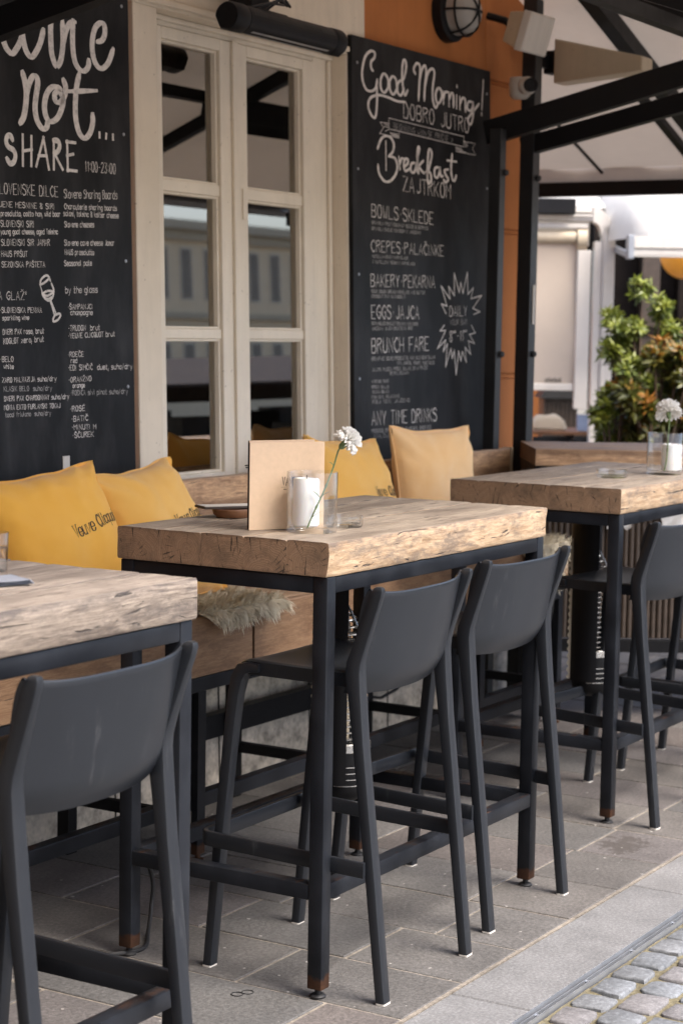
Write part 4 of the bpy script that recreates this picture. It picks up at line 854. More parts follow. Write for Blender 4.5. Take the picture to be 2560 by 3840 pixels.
for s in (-1, 1):
    # rear leg runs on upwards as the side upright of the back
    m = MB(); rg = []
    for z, x, y, hx, hy in ((0.004, .2225, -.249, .0165, .0125), (.30, .2225, -.216, .0175, .0135), (.62, .2235, -.178, .0185, .0155), (.74, .2240, -.165, .019, .0185), (.79, .2245, -.1600, .0185, .0205), (.815, .2255, -.162, .0165, .0205), (.85, .2270, -.174, .0135, .0185), (.93, .2300, -.202, .0105, .0165), (.975, .2325, -.2175, .0100, .0160), (.990, .2332, -.2225, .0098, .0145), (.9975, .2335, -.2245, .0085, .0105), (1.0000, .2336, -.225, .0055, .0055)):
        rg.append(rrect((s * (x - .006), y, z), hx, hy, (1, 0, 0), (0, 1, 0)))
    m.rings(rg); lg = m.build('leg', M['plastic'], st0, smooth=True)
    m = MB(); m.rings([rrect((s * .2165, -.2495, z), .0168, .0128, (1, 0, 0), (0, 1, 0)) for z in (0, .0045)]); m.build('glide', M['white'], lg)
    m = MB(); rg = []
    for z, x, y, hx, hy, tl in ((0.004, .2125, .2520, .0165, .0125, 0), (.30, .2115, .2260, .0170, .0135, 0), (.60, .2090, .1970, .0175, .0150, 0), (.70, .2065, .1860, .0180, .0165, .05), (.742, .2050, .1770, .0185, .0180, .35), (.764, .2045, .1640, .0185, .0170, .8), (.770, .2045, .1440, .0180, .0130, 1.3), (.770, .2050, .115, .0170, .0100, 1.57)):
        rg.append(rrect((s * (x - .003), y, z), hx, hy, (1, 0, 0), (0, math.cos(tl), math.sin(tl))))
    m.rings(rg); lg = m.build('leg', M['plastic'], st0, smooth=True)
    m = MB(); m.rings([rrect((s * .2095, .2525, z), .0168, .0128, (1, 0, 0), (0, 1, 0)) for z in (0, .0045)]); m.build('glide', M['white'], lg)
# one strap footrest: along both sides and round the front
m = MB(); path = [(-.2385, -.205, .322)]
path += [(-.2385, .238, .334), (-.236, .249, .3345), (-.228, .2575, .335), (-.216, .2605, .335)]
path = path + [(-x, y, z) for x, y, z in path[::-1]]
q = []
for i, p in enumerate(path):
    a, b = Vector(path[max(i - 1, 0)]), Vector(path[min(i + 1, len(path) - 1)]); tn = (b - a); tn.z = 0; tn.normalize(); nr = Vector((tn.y, -tn.x, 0))
    q.append(rrect(p, .0065, .0195, nr, (0, 0, 1), .3))
m.rings(q); m.build('footrest', M['plastic'], st0, smooth=True)
G = 'anthracite plastic bar stools'
dup(st0, (.487, .105, 0), (0, 0, .014), 'anthracite plastic stool nearer of the pair at the table with the menus', G)
dup(st0, (1.138, .138, 0), (0, 0, -.036), 'anthracite plastic stool farther of the pair at the table with the menus', G)
dup(st0, (2.43, .165, 0), (0, 0, -.113), 'anthracite plastic stool at the far table, cut by the right edge of the picture', G)
dup(st0, (3.127, .125, 0), (0, 0, .02), 'anthracite plastic stool farthest along, mostly hidden, only its legs seen', G)

# ---------------------------------------------------------------- heaters hung under two tables
def under_heater(label, x, y):
    t = thing('electric_heater', label, 'heater', (x, y, .31), group='heaters hung under the tables'); z0 = -.31
    m = MB(); m.lathe([(.001, .312), (.03, .312), (.062, .335), (.070, .36), (.070, .455)], (0, 0, z0), 28); m.build('base', M['black'], t, smooth=True)
    m = MB()
    for z in (.365, .382, .399, .416): m.rings([[(.0715 * math.cos(R_(a)), .0715 * math.sin(R_(a)), z0 + z + dz) for a in range(-170, -9, 10)] for dz in (0, .003)], 0, False, False, closed=False)
    m.build('vent_ring', M['chrome'], t)
    m = MB(); m.lathe([(.071, .455), (.074, .458), (.074, .478), (.070, .482)], (0, 0, z0), 28); m.build('collar', M['chrome'], t, smooth=True)
    m = MB(); pth = []; rad = []
    for i in range(20 * 18 + 9):
        a = 2 * math.pi * i / 18; z = .482 + .0178 * i / 18; k = 1 if z < .765 else max(.12, 1 - (z - .765) / .085 * .9)
        pth.append((.062 * k * math.cos(a), .062 * k * math.sin(a), z0 + z))
    m.tube(pth, .0030, 5)
    for a in (20, 140, 260):
        c_, s_ = math.cos(R_(a)), math.sin(R_(a)); m.tube([(.0635 * c_, .0635 * s_, z0 + .48), (.0635 * c_, .0635 * s_, z0 + .765), (.008 * c_, .008 * s_, z0 + .85)], .0035, 6)
    m.build('wire_guard', M['chrome'], t, smooth=True)
    m = MB(); m.lathe([(.014, .48), (.014, .70), (.001, .70)], (0, 0, z0), 12); m.build('element', M['beige'], t, smooth=True)
    m = MB(); m.tube([(0, 0, z0 + .84), (0, 0, z0 + 1.018)], .006, 8); m.build('rod', M['black'], t)
    # half-round reflector shield behind the guard, with a scalloped pressed edge
    ac = math.degrees(math.atan2(.855, -.52)); m = MB()
    q = [[(r * math.cos(R_(ac + a)), r * math.sin(R_(ac + a)), z0 + z) for a in range(-95, 96, 10)] for z, r in ((.37, .079), (.37, .081), (1.0, .081), (1.0, .079), (.37, .079))]
    m.rings(q, 0, False, False, closed=False); m.build('shield', M['black'], t, smooth=True)
    m = MB()
    for sg in (-1, 1):
        a = R_(ac + sg * 88); ca, sa = math.cos(a), math.sin(a); a2 = R_(ac + (18 if sg > 0 else -60)); ca, sa = math.cos(a2), math.sin(a2); o1, o2 = [], []
        for i in range(121):
            z = .375 + .50 * i / 120; w = .011 + .0035 * math.sin(i * 1.05); o1.append((.0815 * ca, .0815 * sa, z0 + z)); o2.append(((.0815 + w) * ca, (.0815 + w) * sa, z0 + z))
        m.rings([o1, o2], 0, False, False, closed=False)
    m.build('scalloped_edge', M['beige'], t)
under_heater('black electric heater with wire coil guard under the table with the menus', .846, .318)
under_heater('black electric heater under the far table by its near leg', 2.68, .40)

# ---------------------------------------------------------------- things on the tables
H = 1.101
RV = Vector((.52, -.855, 0)); FV = Vector((.855, .518, 0))
def vase(label, x, y):
    t = thing('glass_vase', label, 'vase', (x, y, H), group='straight glass vases with a candle and a carnation')
    m = MB(); m.lathe([(.001, 0), (.060, 0), (.0622, .003), (.0625, .008), (.0625, .146), (.0615, .1475), (.0602, .146), (.0600, .016), (.055, .012), (.001, .0115)], n=64); m.build('glass', M['glass'], t, smooth=True); return t
vase('straight glass vase in front of the brown menu', .392, .147)
vase('straight glass vase beside the ashtray on the far table', 2.862, .222)
def candle(label, x, y, r, h, ragged=0):
    t = thing('candle', label, 'candle', (x, y, H + .0125), group='white pillar candles in the vases'); n = 40
    m = MB(); q = []
    for k, (rr, z) in enumerate(((r - .004, 0), (r, .004), (r, h * .4), (r, h - .008), (r - .003, h - .001), (r - .008, h), (r - .012, h - .006), (.001, h - .008))):
        q.append([(rr * math.cos(2 * math.pi * j / n), rr * math.sin(2 * math.pi * j / n), z + (ragged * noise.noise((math.cos(2 * math.pi * j / n) * 4, math.sin(2 * math.pi * j / n) * 4, h)) if 3 <= k <= 6 else 0)) for j in range(n)])
    m.rings(q, 0, True, False); m.build('wax', M['wax'], t, smooth=True)
    m = MB(); m.tube([(0, 0, h - .009), (.001, 0, h + .0), (.003, .001, h + .006)], .0012, 6); m.build('wick', M['ink'], t)
candle('tall white candle in the vase by the menu', .390, .163, .0325, .119)
candle('short ragged white candle in the far vase', 2.876, .199, .0365, .096, .007)
def carnation(label, base, pts, face, hr, seed, leaves):
    t = thing('carnation', label, 'flower', base, group='white carnations in the vases'); random.seed(seed); b = Vector(base)
    P_ = [Vector(p) - b for p in pts]; ln = []
    for i in range(len(P_) - 1):
        for k in range(6):
            u = k / 6; a, c_, d_, e = P_[max(i - 1, 0)], P_[i], P_[i + 1], P_[min(i + 2, len(P_) - 1)]
            ln.append(.5 * (2 * c_ + (d_ - a) * u + (2 * a - 5 * c_ + 4 * d_ - e) * u * u + (3 * c_ - a - 3 * d_ + e) * u ** 3))
    ln.append(P_[-1]); m = MB(); m.tube(ln, [.0021 + (.0015 if any(abs(i - j) < 1 for j in (9, 18)) else 0) for i in range(len(ln))], 8); m.build('stem', M['stem'], t, smooth=True)
    m = MB()
    for i0, ang, l in leaves:
        p = ln[i0]; d = (RV * math.sin(R_(ang)) + Vector((0, 0, 1)) * math.cos(R_(ang))); o1, o2 = [], []
        for k in range(7):
            s = k / 6; q = p + d * l * s + RV * (.35 * l * s * s * (1 if ang > 0 else -1)) - Vector((0, 0, .25 * l * s * s)); w = .0028 * math.sin(math.pi * (.12 + .88 * (1 - s))) + .0002
            o1.append(q - FV * w - RV * w * .5); o2.append(q + FV * w * .3 + RV * w * .5)
        m.rings([o1, o2], 0, False, False, closed=False)
    m.build('leaf', M['stem'], t)
    ax = Vector(face).normalized(); up = Vector((0, 0, 1)) if abs(ax.z) < .9 else RV; e1 = ax.cross(up).normalized(); e2 = e1.cross(ax); o = P_[-1]
    m = MB(); m.rings([[o + ax * z + (e1 * math.cos(a * .7854) + e2 * math.sin(a * .7854)) * r for a in range(8)] for r, z in ((.003, -.002), (.0075, .003), (.0085, .012), (.0095, .022), (.0105, .027))]); m.build('calyx', M['leaf'] if False else M['stem'], t, smooth=True)
    m = MB(); c0 = o + ax * .022
    for lay, (cnt, el0, rad) in enumerate(((12, 86, 1.0), (12, 68, 1.02), (11, 50, 1.04), (9, 34, 1.05), (7, 19, 1.05), (4, 7, 1.04))):
        for k in range(cnt):
            az = 2 * math.pi * (k + .5 * (lay % 2)) / cnt + random.uniform(-.15, .15); el = R_(el0 + random.uniform(-7, 7)); out = e1 * math.cos(az) + e2 * math.sin(az); sd = ax.cross(out).normalized(); NW = 10; rows = []
            for j in range(6):
                s = j / 5; row = []
                ang = el * (1 if lay else .9) + (.35 * s * s if lay < 2 else .1 * s)
                for w_ in range(NW + 1):
                    q = w_ / NW * 2 - 1; rr = hr * rad * s * (1 - .12 * q * q) * (1 + (.09 * math.sin(q * 13 + k * 2 + lay)) * s * s)
                    d = out * math.sin(ang) + ax * math.cos(ang); wd_ = hr * .46 * s ** .75
                    row.append(c0 + d * rr + sd * (q * wd_) + (ax * math.cos(ang + 1.2) + out * math.sin(ang + 1.2)) * (.0068 * s * s * math.sin(q * 7.5 + k * 3.1 + lay) + .002 * q * q))
                rows.append(row)
            m.rings(rows, 0, False, False, closed=False)
    m.build('petals', M['petal'], t, smooth=True)
def fpt(x, y, lat, z, fw=0): return tuple(Vector((x, y, H)) + RV * lat + FV * fw + Vector((0, 0, z)))
vx, vy = .392, .147
carnation('white carnation slanting out of the vase by the menu', fpt(vx, vy, -.010, .013, -.038), [fpt(vx, vy, -.010, .013, -.038), fpt(vx, vy, .003, .045, -.035), fpt(vx, vy, .020, .083, -.03), fpt(vx, vy, .034, .115, -.02), fpt(vx, vy, .0515, .163, -.01), fpt(vx, vy, .0605, .196, -.005), fpt(vx, vy, .066, .207, -.004)], RV * .72 + Vector((0, 0, .66)) + FV * .1, .034, 4, ((12, 25, .03), (12, -20, .03), (14, 60, .03), (24, -25, .015), (4, 30, .035)))
vx, vy = 2.862, .222
carnation('upright white carnation in the far vase', fpt(vx, vy, -.004, .013, -.03), [fpt(vx, vy, -.004, .013, -.03), fpt(vx, vy, .004, .06, -.03), fpt(vx, vy, .006, .12, -.03), fpt(vx, vy, .008, .165, -.03), fpt(vx, vy, .009, .19, -.03), fpt(vx, vy, .008, .20, -.03)], FV * .50 + Vector((0, 0, .85)) + RV * -.08, .046, 6, ((18, 30, .02),))
def ashtray(label, x, y, r=.05):
    t = thing('ashtray', label, 'ashtray', (x, y, H), group='round glass ashtrays'); n = 48; q = []
    for k, (f, z) in enumerate(((.05, 0), (.93, 0), (1.0, .004), (1.0, .026), (.985, .028), (.93, .028), (.91, .026), (.88, .008), (.05, .006))):
        q.append([(r * f * math.cos(2 * math.pi * j / n), r * f * math.sin(2 * math.pi * j / n), z - (.009 if 3 <= k <= 6 and (j % 12) in (0, 1, 11) else 0)) for j in range(n)])
    m = MB(); m.rings(q); m.build('glass', M['glass'], t, smooth=True)
ashtray('round glass ashtray just right of the vase by the menu', .548, .148, .047); ashtray('round glass ashtray on the far table, left of the vase', 2.585, .302, .054)
# menus standing open
def menu(label, x, y, z, w, h, ang, tag_txt):
    t = thing('menu', label, 'menu', (x, y, z), (0, 0, R_(ang)), group='kraft card menus')
    m = MB(); m.rings([[(0, 0, 0), (w, .001, 0), (w, .001, h), (0, 0, h)], [(0, .0025, 0), (w, .0035, 0), (w, .0035, h), (0, .0025, h)]]); m.build('front_cover', M['kraft'], t, bevel=.0008)
    m = MB(); m.rings([[(.001, .0034, 0), (w * .995, .017, 0), (w * .995, .017, h * .998), (.001, .0034, h * .998)], [(.001, .0058, 0), (w * .995, .0195, 0), (w * .995, .0195, h * .998), (.001, .0058, h * .998)]]); m.build('back_cover', M['kraft'], t, bevel=.0008)
    m = MB()
    for k in range(5): m.rings([[(.002, .0026 + k * .0001, .002), (w * .985, .0045 + k * .003, .002), (w * .985, .0045 + k * .003, h - .002), (.002, .0026 + k * .0001, h - .002)], [(.002, .00265 + k * .0001, .002), (w * .985, .0049 + k * .003, .002), (w * .985, .0049 + k * .003, h - .002), (.002, .00265 + k * .0001, h - .002)]])
    m.build('pages', M['paper'], t)
    m = MB(); m.rings([[(-.0010, 0, 0), (-.0002, 0, 0), (-.0002, .0042, 0), (-.0010, .0042, 0)], [(-.0010, 0, h), (-.0002, 0, h), (-.0002, .0042, h), (-.0010, .0042, h)]])
    m.tube([(-.001, .004, h * .72), (-.006, .002, h * .724), (-.010, .003, h * .718)], .0012, 6); m.tube([(-.001, .004, h * .72), (-.007, .006, h * .712)], .0012, 6); m.build('spine_cord', M['ink'], t)
    if tag_txt:
        m = MB(); random.seed(3); ribbons(m, text_strokes('VANDER', w * .435, h * .505, w * .70, h * .505, .020), .0040, lambda x, y_, hh: (x, .001 * x / w - hh, y_), .0005); ribbons(m, [[(w * .42, h * .485), (w * .72, h * .485)]], .0012, lambda x, y_, hh: (x, .001 * x / w - hh, y_), .0005); ribbons(m, [[(w * .455, h * .460), (w * .50, h * .460)]], .003, lambda x, y_, hh: (x, .001 * x / w - hh, y_), .0005)
        m.build('lettering', M['ink'], t)
menu('square brown kraft menu lettered VANDER behind the candle vase', .313, .279, H, .207, .2155, -30.5, True)
menu('second brown menu standing close behind the lettered one', .338, .298, H, .185, .219, -29, False)
tr = thing('wooden_tray', 'small oval wooden tray half hidden behind the menus', 'tray', (.575, .505, H))
m = MB(); q = []
for f, z in ((.2, 0), (.80, 0), (.93, .008), (1.0, .021), (.985, .023), (.95, .021), (.88, .009), (.2, .006)): q.append([(.066 * f * math.cos(a * .19635), .052 * f * math.sin(a * .19635), z) for a in range(32)])
m.rings(q); m.build('dish', M['bwood'], tr, smooth=True)
cl = thing('clipboard', 'dark wooden clipboard lying across the small tray', 'clipboard', (.572, .515, H + .0235), (0, 0, R_(147)))
m = MB(); m.box(-.07, .085, -.036, .036, 0, .006); m.build('board', M['dwood'], cl, bevel=.001)
m = MB(); m.box(-.065, .08, -.030, .030, .0063, .0070); m.build('paper_slip', M['paper'], cl)
gl = thing('tumbler', 'clear tumbler half full of water on the table nearest the viewer', 'glass', (-.742, .178, H))
m = MB(); m.lathe([(.001, 0), (.031, 0), (.033, .003), (.0355, .088), (.0348, .0888), (.0340, .088), (.0317, .012), (.001, .010)], n=48); m.build('glass', M['glass'], gl, smooth=True)
m = MB(); m.lathe([(.001, .0104), (.0315, .0124), (.0333, .058), (.001, .058)], n=48); m.build('water', M['glass'], gl, smooth=True)
nk = thing('napkin', 'folded grey-blue cloth napkin beside the tumbler', 'napkin', (-.86, .115, H), (0, 0, R_(-24)))
m = MB()
for k in range(3):
    m.grid(16, 8, lambda u, v, k=k: (-.085 + .19 * u - k * .003, -.04 + .09 * v, .0012 + k * .0028 + .0016 * noise.noise((u * 3, v * 3, k)) + (.002 * u * u)))
    m.grid(16, 8, lambda u, v, k=k: (-.085 + .19 * u - k * .003, -.04 + .09 * v, .0030 + k * .0028 + .0016 * noise.noise((u * 3, v * 3, k)) + (.002 * u * u)))
for k in range(3): m.tube([(.105 - k * .003, -.04 + .09 * i / 8, .0041 + k * .0028 + .0016 * noise.noise((3, i / 8 * 3, k))) for i in range(9)], .0013, 6)
m.build('cloth', M['napkin'], nk, smooth=True)

# ---------------------------------------------------------------- small things on the ground
cd = thing('power_cable', 'black cable looping from a table leg onto the pavement', 'cable', (.30, .62, .0))
m = MB(); pts = [(.345, .655, .26), (.40, .655, .20), (.435, .655, .13), (.43, .655, .06), (.37, .62, .012), (.27, .56, .007), (.18, .60, .007), (.06, .70, .007), (-.1, .80, .007), (-.5, .86, .007), (-1.2, .84, .007)]
sm = []
for i in range(len(pts) - 1):
    for k in range(5):
        u = k / 5; a, b, c_, d_ = (Vector(pts[max(i - 1, 0)]), Vector(pts[i]), Vector(pts[i + 1]), Vector(pts[min(i + 2, len(pts) - 1)])); sm.append(.5 * (2 * b + (c_ - a) * u + (2 * a - 5 * b + 4 * c_ - d_) * u * u + (3 * b - a - 3 * c_ + d_) * u ** 3) - Vector((.30, .62, 0)))
m.tube(sm, .0055, 8); m.build('lead', M['rubber'], cd, smooth=True)
cd = thing('wall_cable', 'black cable sagging along the marble below the bench', 'cable', (2.6, 1.28, .0))
m = MB(); m.tube([(-.25, .06, .34), (-.1, .06, .28), (.0, .05, .24), (.1, .05, .195), (.2, .05, .175), (.32, .05, .19), (.5, .06, .26)], .006, 8); m.build('lead', M['rubber'], cd, smooth=True)
hr_ = thing('hair_ties', 'two small dark elastic rings lying on the pavement', 'elastic rings', (.145, .168, .0012))
for dx in (-.013, .013):
    m = MB(); m.tube([(dx + .014 * math.cos(R_(a)), -dx * .5 + .014 * math.sin(R_(a)), .0012) for a in range(0, 361, 15)], .0011, 6); m.build('ring', M['rubber'], hr_)

# ---------------------------------------------------------------- counter with fluted front, set at an angle
ct = thing('counter', 'oak topped counter with dark fluted front at the end of the terrace', 'counter', (3.54, 1.05, 0), (0, 0, R_(-57.5)))
m = MB(); plank(m, 0, 2.6, 0, .27, 1.052, 1.122, 21, .002); plank(m, 0, 2.6, .272, .555, 1.052, 1.122, 25, .002); m.build('slab', M['woodb'], ct, attr='pith')
m = MB(); n = 104
for i in range(n):
    x = .03 + i * .0245; m.rings([[(x + .0115 + .0115 * math.cos(R_(a)), .038 - .010 * math.sin(R_(a)), z) for a in range(0, 181, 30)] for z in (.345, 1.0)], 0, True, True)
m.box(.02, 2.58, .0385, .06, .34, 1.005); m.build('fluted_panel', M['dwood'], ct)
for q in ((0, .018, .03, .53), (2.582, 2.6, .03, .53), (.02, 2.58, .50, .53)): m = MB(); m.box(*q, .34, 1.005); m.build('side_panel', M['dwood'], ct)
m = MB(); m.box(0, 2.6, .01, .54, 1.008, 1.05); m.build('frame', M['black'], ct, bevel=.002)
for y in (.015, .49): m = MB(); m.box(0, 2.6, y, y + .04, .285, .335); m.build('foot_rail', M['black'], ct, bevel=.002)
for x in (.01, .86, 1.72, 2.55):
    for y in (.016, .491):
        m = MB(); m.box(x, x + .04, y, y + .038, 0, .284); m.build('leg', M['black'], ct)
ws = thing('white_throw', 'white fleece throw hanging over the front of the fluted counter', 'throw', (3.54, 1.05, 0), (0, 0, R_(-57.5)))
random.seed(4)
for x0, x1, zb in ((.30, .40, .80), (.52, .62, .78)):
    m = MB(); m.grid(12, 20, lambda u, v: (x0 + (x1 - x0) * u + .006 * noise.noise((u * 4, v * 9, x0 * 9)), .012 - .012 * abs(math.sin(v * 9 + u * 5)) - .012, 1.045 - (1.045 - zb) * v + .015 * noise.noise((u * 7, 2, x0)))); m.build('fleece', M['petal'], ws, smooth=True)

# ---------------------------------------------------------------- the neighbouring terrace, in its own turned frame
E1 = Vector((.5184, -.8551, 0)); E2 = Vector((.8551, .5184, 0)); CG = Vector((-3.6143, -2.3664, 0)); BA = math.atan2(-.8551, .5184)
def bg(name, label, cat, u, d, z=0, group=None, rot=0): return thing(name, label, cat, CG + E1 * u + E2 * d + Vector((0, 0, z)), (0, 0, BA + rot), group)
pvn = bg('pavilion', 'cream awning pavilion with a pulled-down beige side blind', 'pavilion', 1.72, 13)
def bbox(u0, u1, d0, d1, z0, z1, U=1.72, D=13.0): return (u0 - U, u1 - U, d0 - D, d1 - D, z0, z1)
m = MB(); m.box(*bbox(1.651, 1.700, -.02 + 13, 13.08, 0, 2.20)); m.box(*bbox(1.702, 1.785, 12.97, 13.10, 0, 2.30)); m.box(*bbox(1.712, 1.722, 12.965, 12.9695, 0, 2.28)); m.build('post', M['white'], pvn, bevel=.004)
m = MB(); q = []
for a in range(0, 91, 10): q.append([(1.655 + .13 * math.sin(R_(a)) * (k) - 1.72 - .02, dd, 2.24 + .19 * math.cos(R_(a)) * k) for k, dd in ((1, -.03), (1, .1), (.45, .1), (.45, -.03))])
m.rings(q); m.build('corner_bracket', M['white'], pvn, smooth=True)
m = MB(); m.box(*bbox(-.8, 1.64, 12.98, 13.10, 2.335, 2.43)); m.box(*bbox(-.8, 1.63, 12.965, 13.0, 2.36, 2.372)); m.box(*bbox(-.8, 1.63, 12.965, 13.0, 2.39, 2.40)); m.box(*bbox(-.8, 1.60, 12.98, 13.02, 2.285, 2.315)); m.build('header_rail', M['white'], pvn, bevel=.003)
m = MB(); m.box(*bbox(-.8, 1.64, 13.2, 13.22, 2.18, 2.46)); m.build('header_panel', M['white'], pvn)
m = MB(); m.rings([[(x - 1.72, .02 + .047 * math.cos(R_(a)), 2.225 + .047 * math.sin(R_(a))) for a in range(0, 360, 20)] for x in (-.8, 1.53)]); m.rings([[(x - 1.72, .02 + .062 * math.cos(R_(a)), 2.215 + .075 * math.sin(R_(a))) for a in range(0, 360, 20)] for x in (1.535, 1.60)]); m.build('roller', M['beige'], pvn, smooth=True)
m = MB(); m.box(*bbox(1.22, 1.51, 12.9, 13.0, 2.375, 2.475)); m.build('mount', M['black'], pvn, bevel=.004)
m = MB(); m.grid(30, 20, lambda u, v: (-.8 + 2.336 * u - 1.72, .0 + .008 * math.sin(v * 5 + u * 3), 1.25 + .955 * v)); m.build('side_blind', M['blind'], pvn, smooth=True)
m = MB(); m.box(*bbox(-.8, 1.536, 12.985, 13.02, 1.205, 1.252)); m.build('bottom_bar', M['white'], pvn, bevel=.005)
m = MB(); m.box(*bbox(1.540, 1.628, 12.97, 13.03, 1.085, 2.14)); m.build('guide_track', M['white'], pvn, bevel=.004)
m = MB()
for i in range(9): m.box(*bbox(1.345 + i * .0125, 1.345 + i * .0125 + .007, 12.987, 12.9885, 1.262, 1.284 + .004 * (i % 3)))
m.build('blind_print', M['ink'], pvn)
m = MB(); m.grid(40, 14, lambda u, v: (1.735 + 4.05 * u - 1.72, -.5 + .45 * max(0, 1 - u * 30) + (1.9 * v ** 1.6) + .02 * (1 - v), 2.205 + .30 * math.sin(R_(90) * min(1, v * 1.15)) ** .75 + .25 * v + .004 * math.sin(u * 60))); m.build('roof_cloth', M['wcanvas'], pvn, smooth=True)
m = MB(); m.grid(20, 6, lambda u, v: (-1.2 + 2.935 * u - 1.72, .12 + 2.5 * v, 2.43 + .75 * v)); m.build('side_roof_cloth', M['wcanvas'], pvn, smooth=True)
m = MB(); m.box(1.835 - 1.72, 4.1, -.56, -.46, 2.14, 2.215); m.box(1.835 - 1.72, 4.1, -.55, -.47, 2.085, 2.136); m.box(1.835 - 1.72, 4.1, -.553, -.551, 2.10, 2.108); m.build('front_bar', M['white'], pvn, bevel=.004)
m = MB(); m.box(1.795 - 1.72, 1.832 - 1.72, -.57, -.45, 2.07, 2.22); m.beam((1.80 - 1.72, -.5, 2.10), (1.79 - 1.72, .05, 2.16), .025, .04); m.build('arm', M['alu'], pvn, bevel=.003)
# dark timber front behind the plants
tf = bg('timber_shopfront', 'dark timber shopfront behind the shrubs and white awning', 'building', 4.2, 17)
m = MB(); m.box(-2.2, 4, .2, .4, 0, 4); m.build('wall', M['shop'], tf)
for x in (-2.05, -1.62, -1.30, -.6, .4):
    m = MB(); m.box(x, x + .16, 0, .19, 0, 3.2); m.build('timber_post', M['dwood' if x > -1.7 and x < -1.4 else 'shop'], tf, bevel=.01)
m = MB(); m.box(-2.2, 4, -.03, -.002, 1.58, 1.66); m.box(-2.2, 4, -.03, -.002, .95, 1.05); m.build('timber_rail', M['shop'], tf)
ln_ = bg('paper_lantern', 'big round orange lamp shade under the white awning', 'lamp', 2.607, 15, 2.215)
m = MB(); m.sphere((0, 0, 0), .198, 28, 18); m.build('shade', M['lamp'], ln_, smooth=True)
m = MB(); m.tube([(0, 0, .19), (0, 0, .9)], .008, 6); m.build('cord', M['rubber'], ln_)
# what shows under the blind
cw = bg('side_wall', 'warm orange wall seen low down under the beige blind', 'wall', .6, 17.5)
m = MB(); m.box(-1.6, 1.30, 0, .2, 0, 1.9); m.build('render', M['orange'], cw)
kt = bg('bar_counter', 'brown slatted bar counter with black top under the blind', 'counter', 1.78, 15.6)
m = MB()
for i in range(11): m.box(-.17 + i * .035, -.17 + i * .035 + .028, 0, .02, .3, 1.06)
m.box(-.17, .22, .022, .4, .3, 1.06); m.build('slats', M['dwood'], kt)
m = MB(); m.rings([[(-.21, -.06, 1.065), (.24, -.06, 1.065), (.24, .4, 1.065), (-.21, .4, 1.065)], [(-.13, -.02, 1.17), (.24, -.02, 1.17), (.24, .4, 1.17), (-.13, .4, 1.17)]]); m.build('top', M['black'], kt)
tb = bg('cafe_table', 'red-brown cafe table top under the beige blind', 'table', 1.66, 14.2)
m = MB(); m.box(-.4, .17, -.3, .3, .86, .885); m.build('top', M['bwood'], tb, bevel=.004)
m = MB(); m.box(-.03, .03, -.03, .03, 0, .86); m.build('pedestal', M['black'], tb)
cs = bg('beige_cushion', 'rumpled beige cushion on the red-brown cafe table', 'cushion', 1.50, 14.15, .886)
m = MB(); m.grid(14, 14, lambda u, v: (.13 * (2 * u - 1) + .01 * noise.noise((u * 3, v * 3, 1)), .1 * (2 * v - 1), .095 * ((1 - (2 * u - 1) ** 4) * (1 - (2 * v - 1) ** 4)) ** .6 + .015 * noise.noise((u * 4, v * 4, 5)) + .012)); m.box(-.12, .12, -.09, .09, .001, .012); m.build('cover', M['cloth'], cs, smooth=True)
bx = bg('carton', 'blue and white carton at the edge of the brown cafe table', 'carton', 1.735, 14.0, .886)
m = MB(); m.rings([[(-.045, -.03, 0), (.04, -.03, 0), (.04, .03, 0), (-.045, .03, 0)], [(-.045, -.03, .12), (.045, -.03, .12), (.045, .03, .12), (-.045, .03, .12)]]); m.build('sides', M['blue'], bx, bevel=.003)
m = MB(); m.rings([[(-.045, -.03, .121), (.045, -.03, .121), (.045, .03, .121), (-.045, .03, .121)], [(-.045, -.004, .16), (.045, -.004, .16), (.045, .004, .16), (-.045, .004, .16)]]); m.build('gable', M['paper'], bx)
def bistro_chair(label, u, d, rot):
    t = bg('bistro_chair', label, 'chair', u, d, 0, 'dark bistro chairs under the blind', rot)
    m = MB(); m.box(-.2, .2, -.2, .2, .44, .475); m.build('seat', M['black'], t, bevel=.01)
    m = MB(); q = []
    for k in range(9): a = R_(-60 + 15 * k); q.append([(.21 * math.sin(a), .05 + .17 * math.cos(a) * 1.0, z) for z in (.66, .86)])
    m.rings(q, 0, False, False, closed=False)
    for k in (0, 4, 8): a = R_(-60 + 15 * k); m.tube([(.19 * math.sin(a), .04 + .155 * math.cos(a), .47), (.21 * math.sin(a), .05 + .17 * math.cos(a), .84)], .012, 6)
    m.build('backrest', M['black'], t, smooth=True)
    for sx in (-1, 1):
        for sy in (-1, 1): m = MB(); m.tube([(.17 * sx, .17 * sy, .44), (.2 * sx, .2 * sy, 0)], .012, 6); m.build('leg', M['black'], t)
bistro_chair('dark bistro chair left of the pale pavilion post', 1.50, 13.5, .4); bistro_chair('dark bistro chair hard against the pale pavilion post', 1.74, 13.55, -.5)

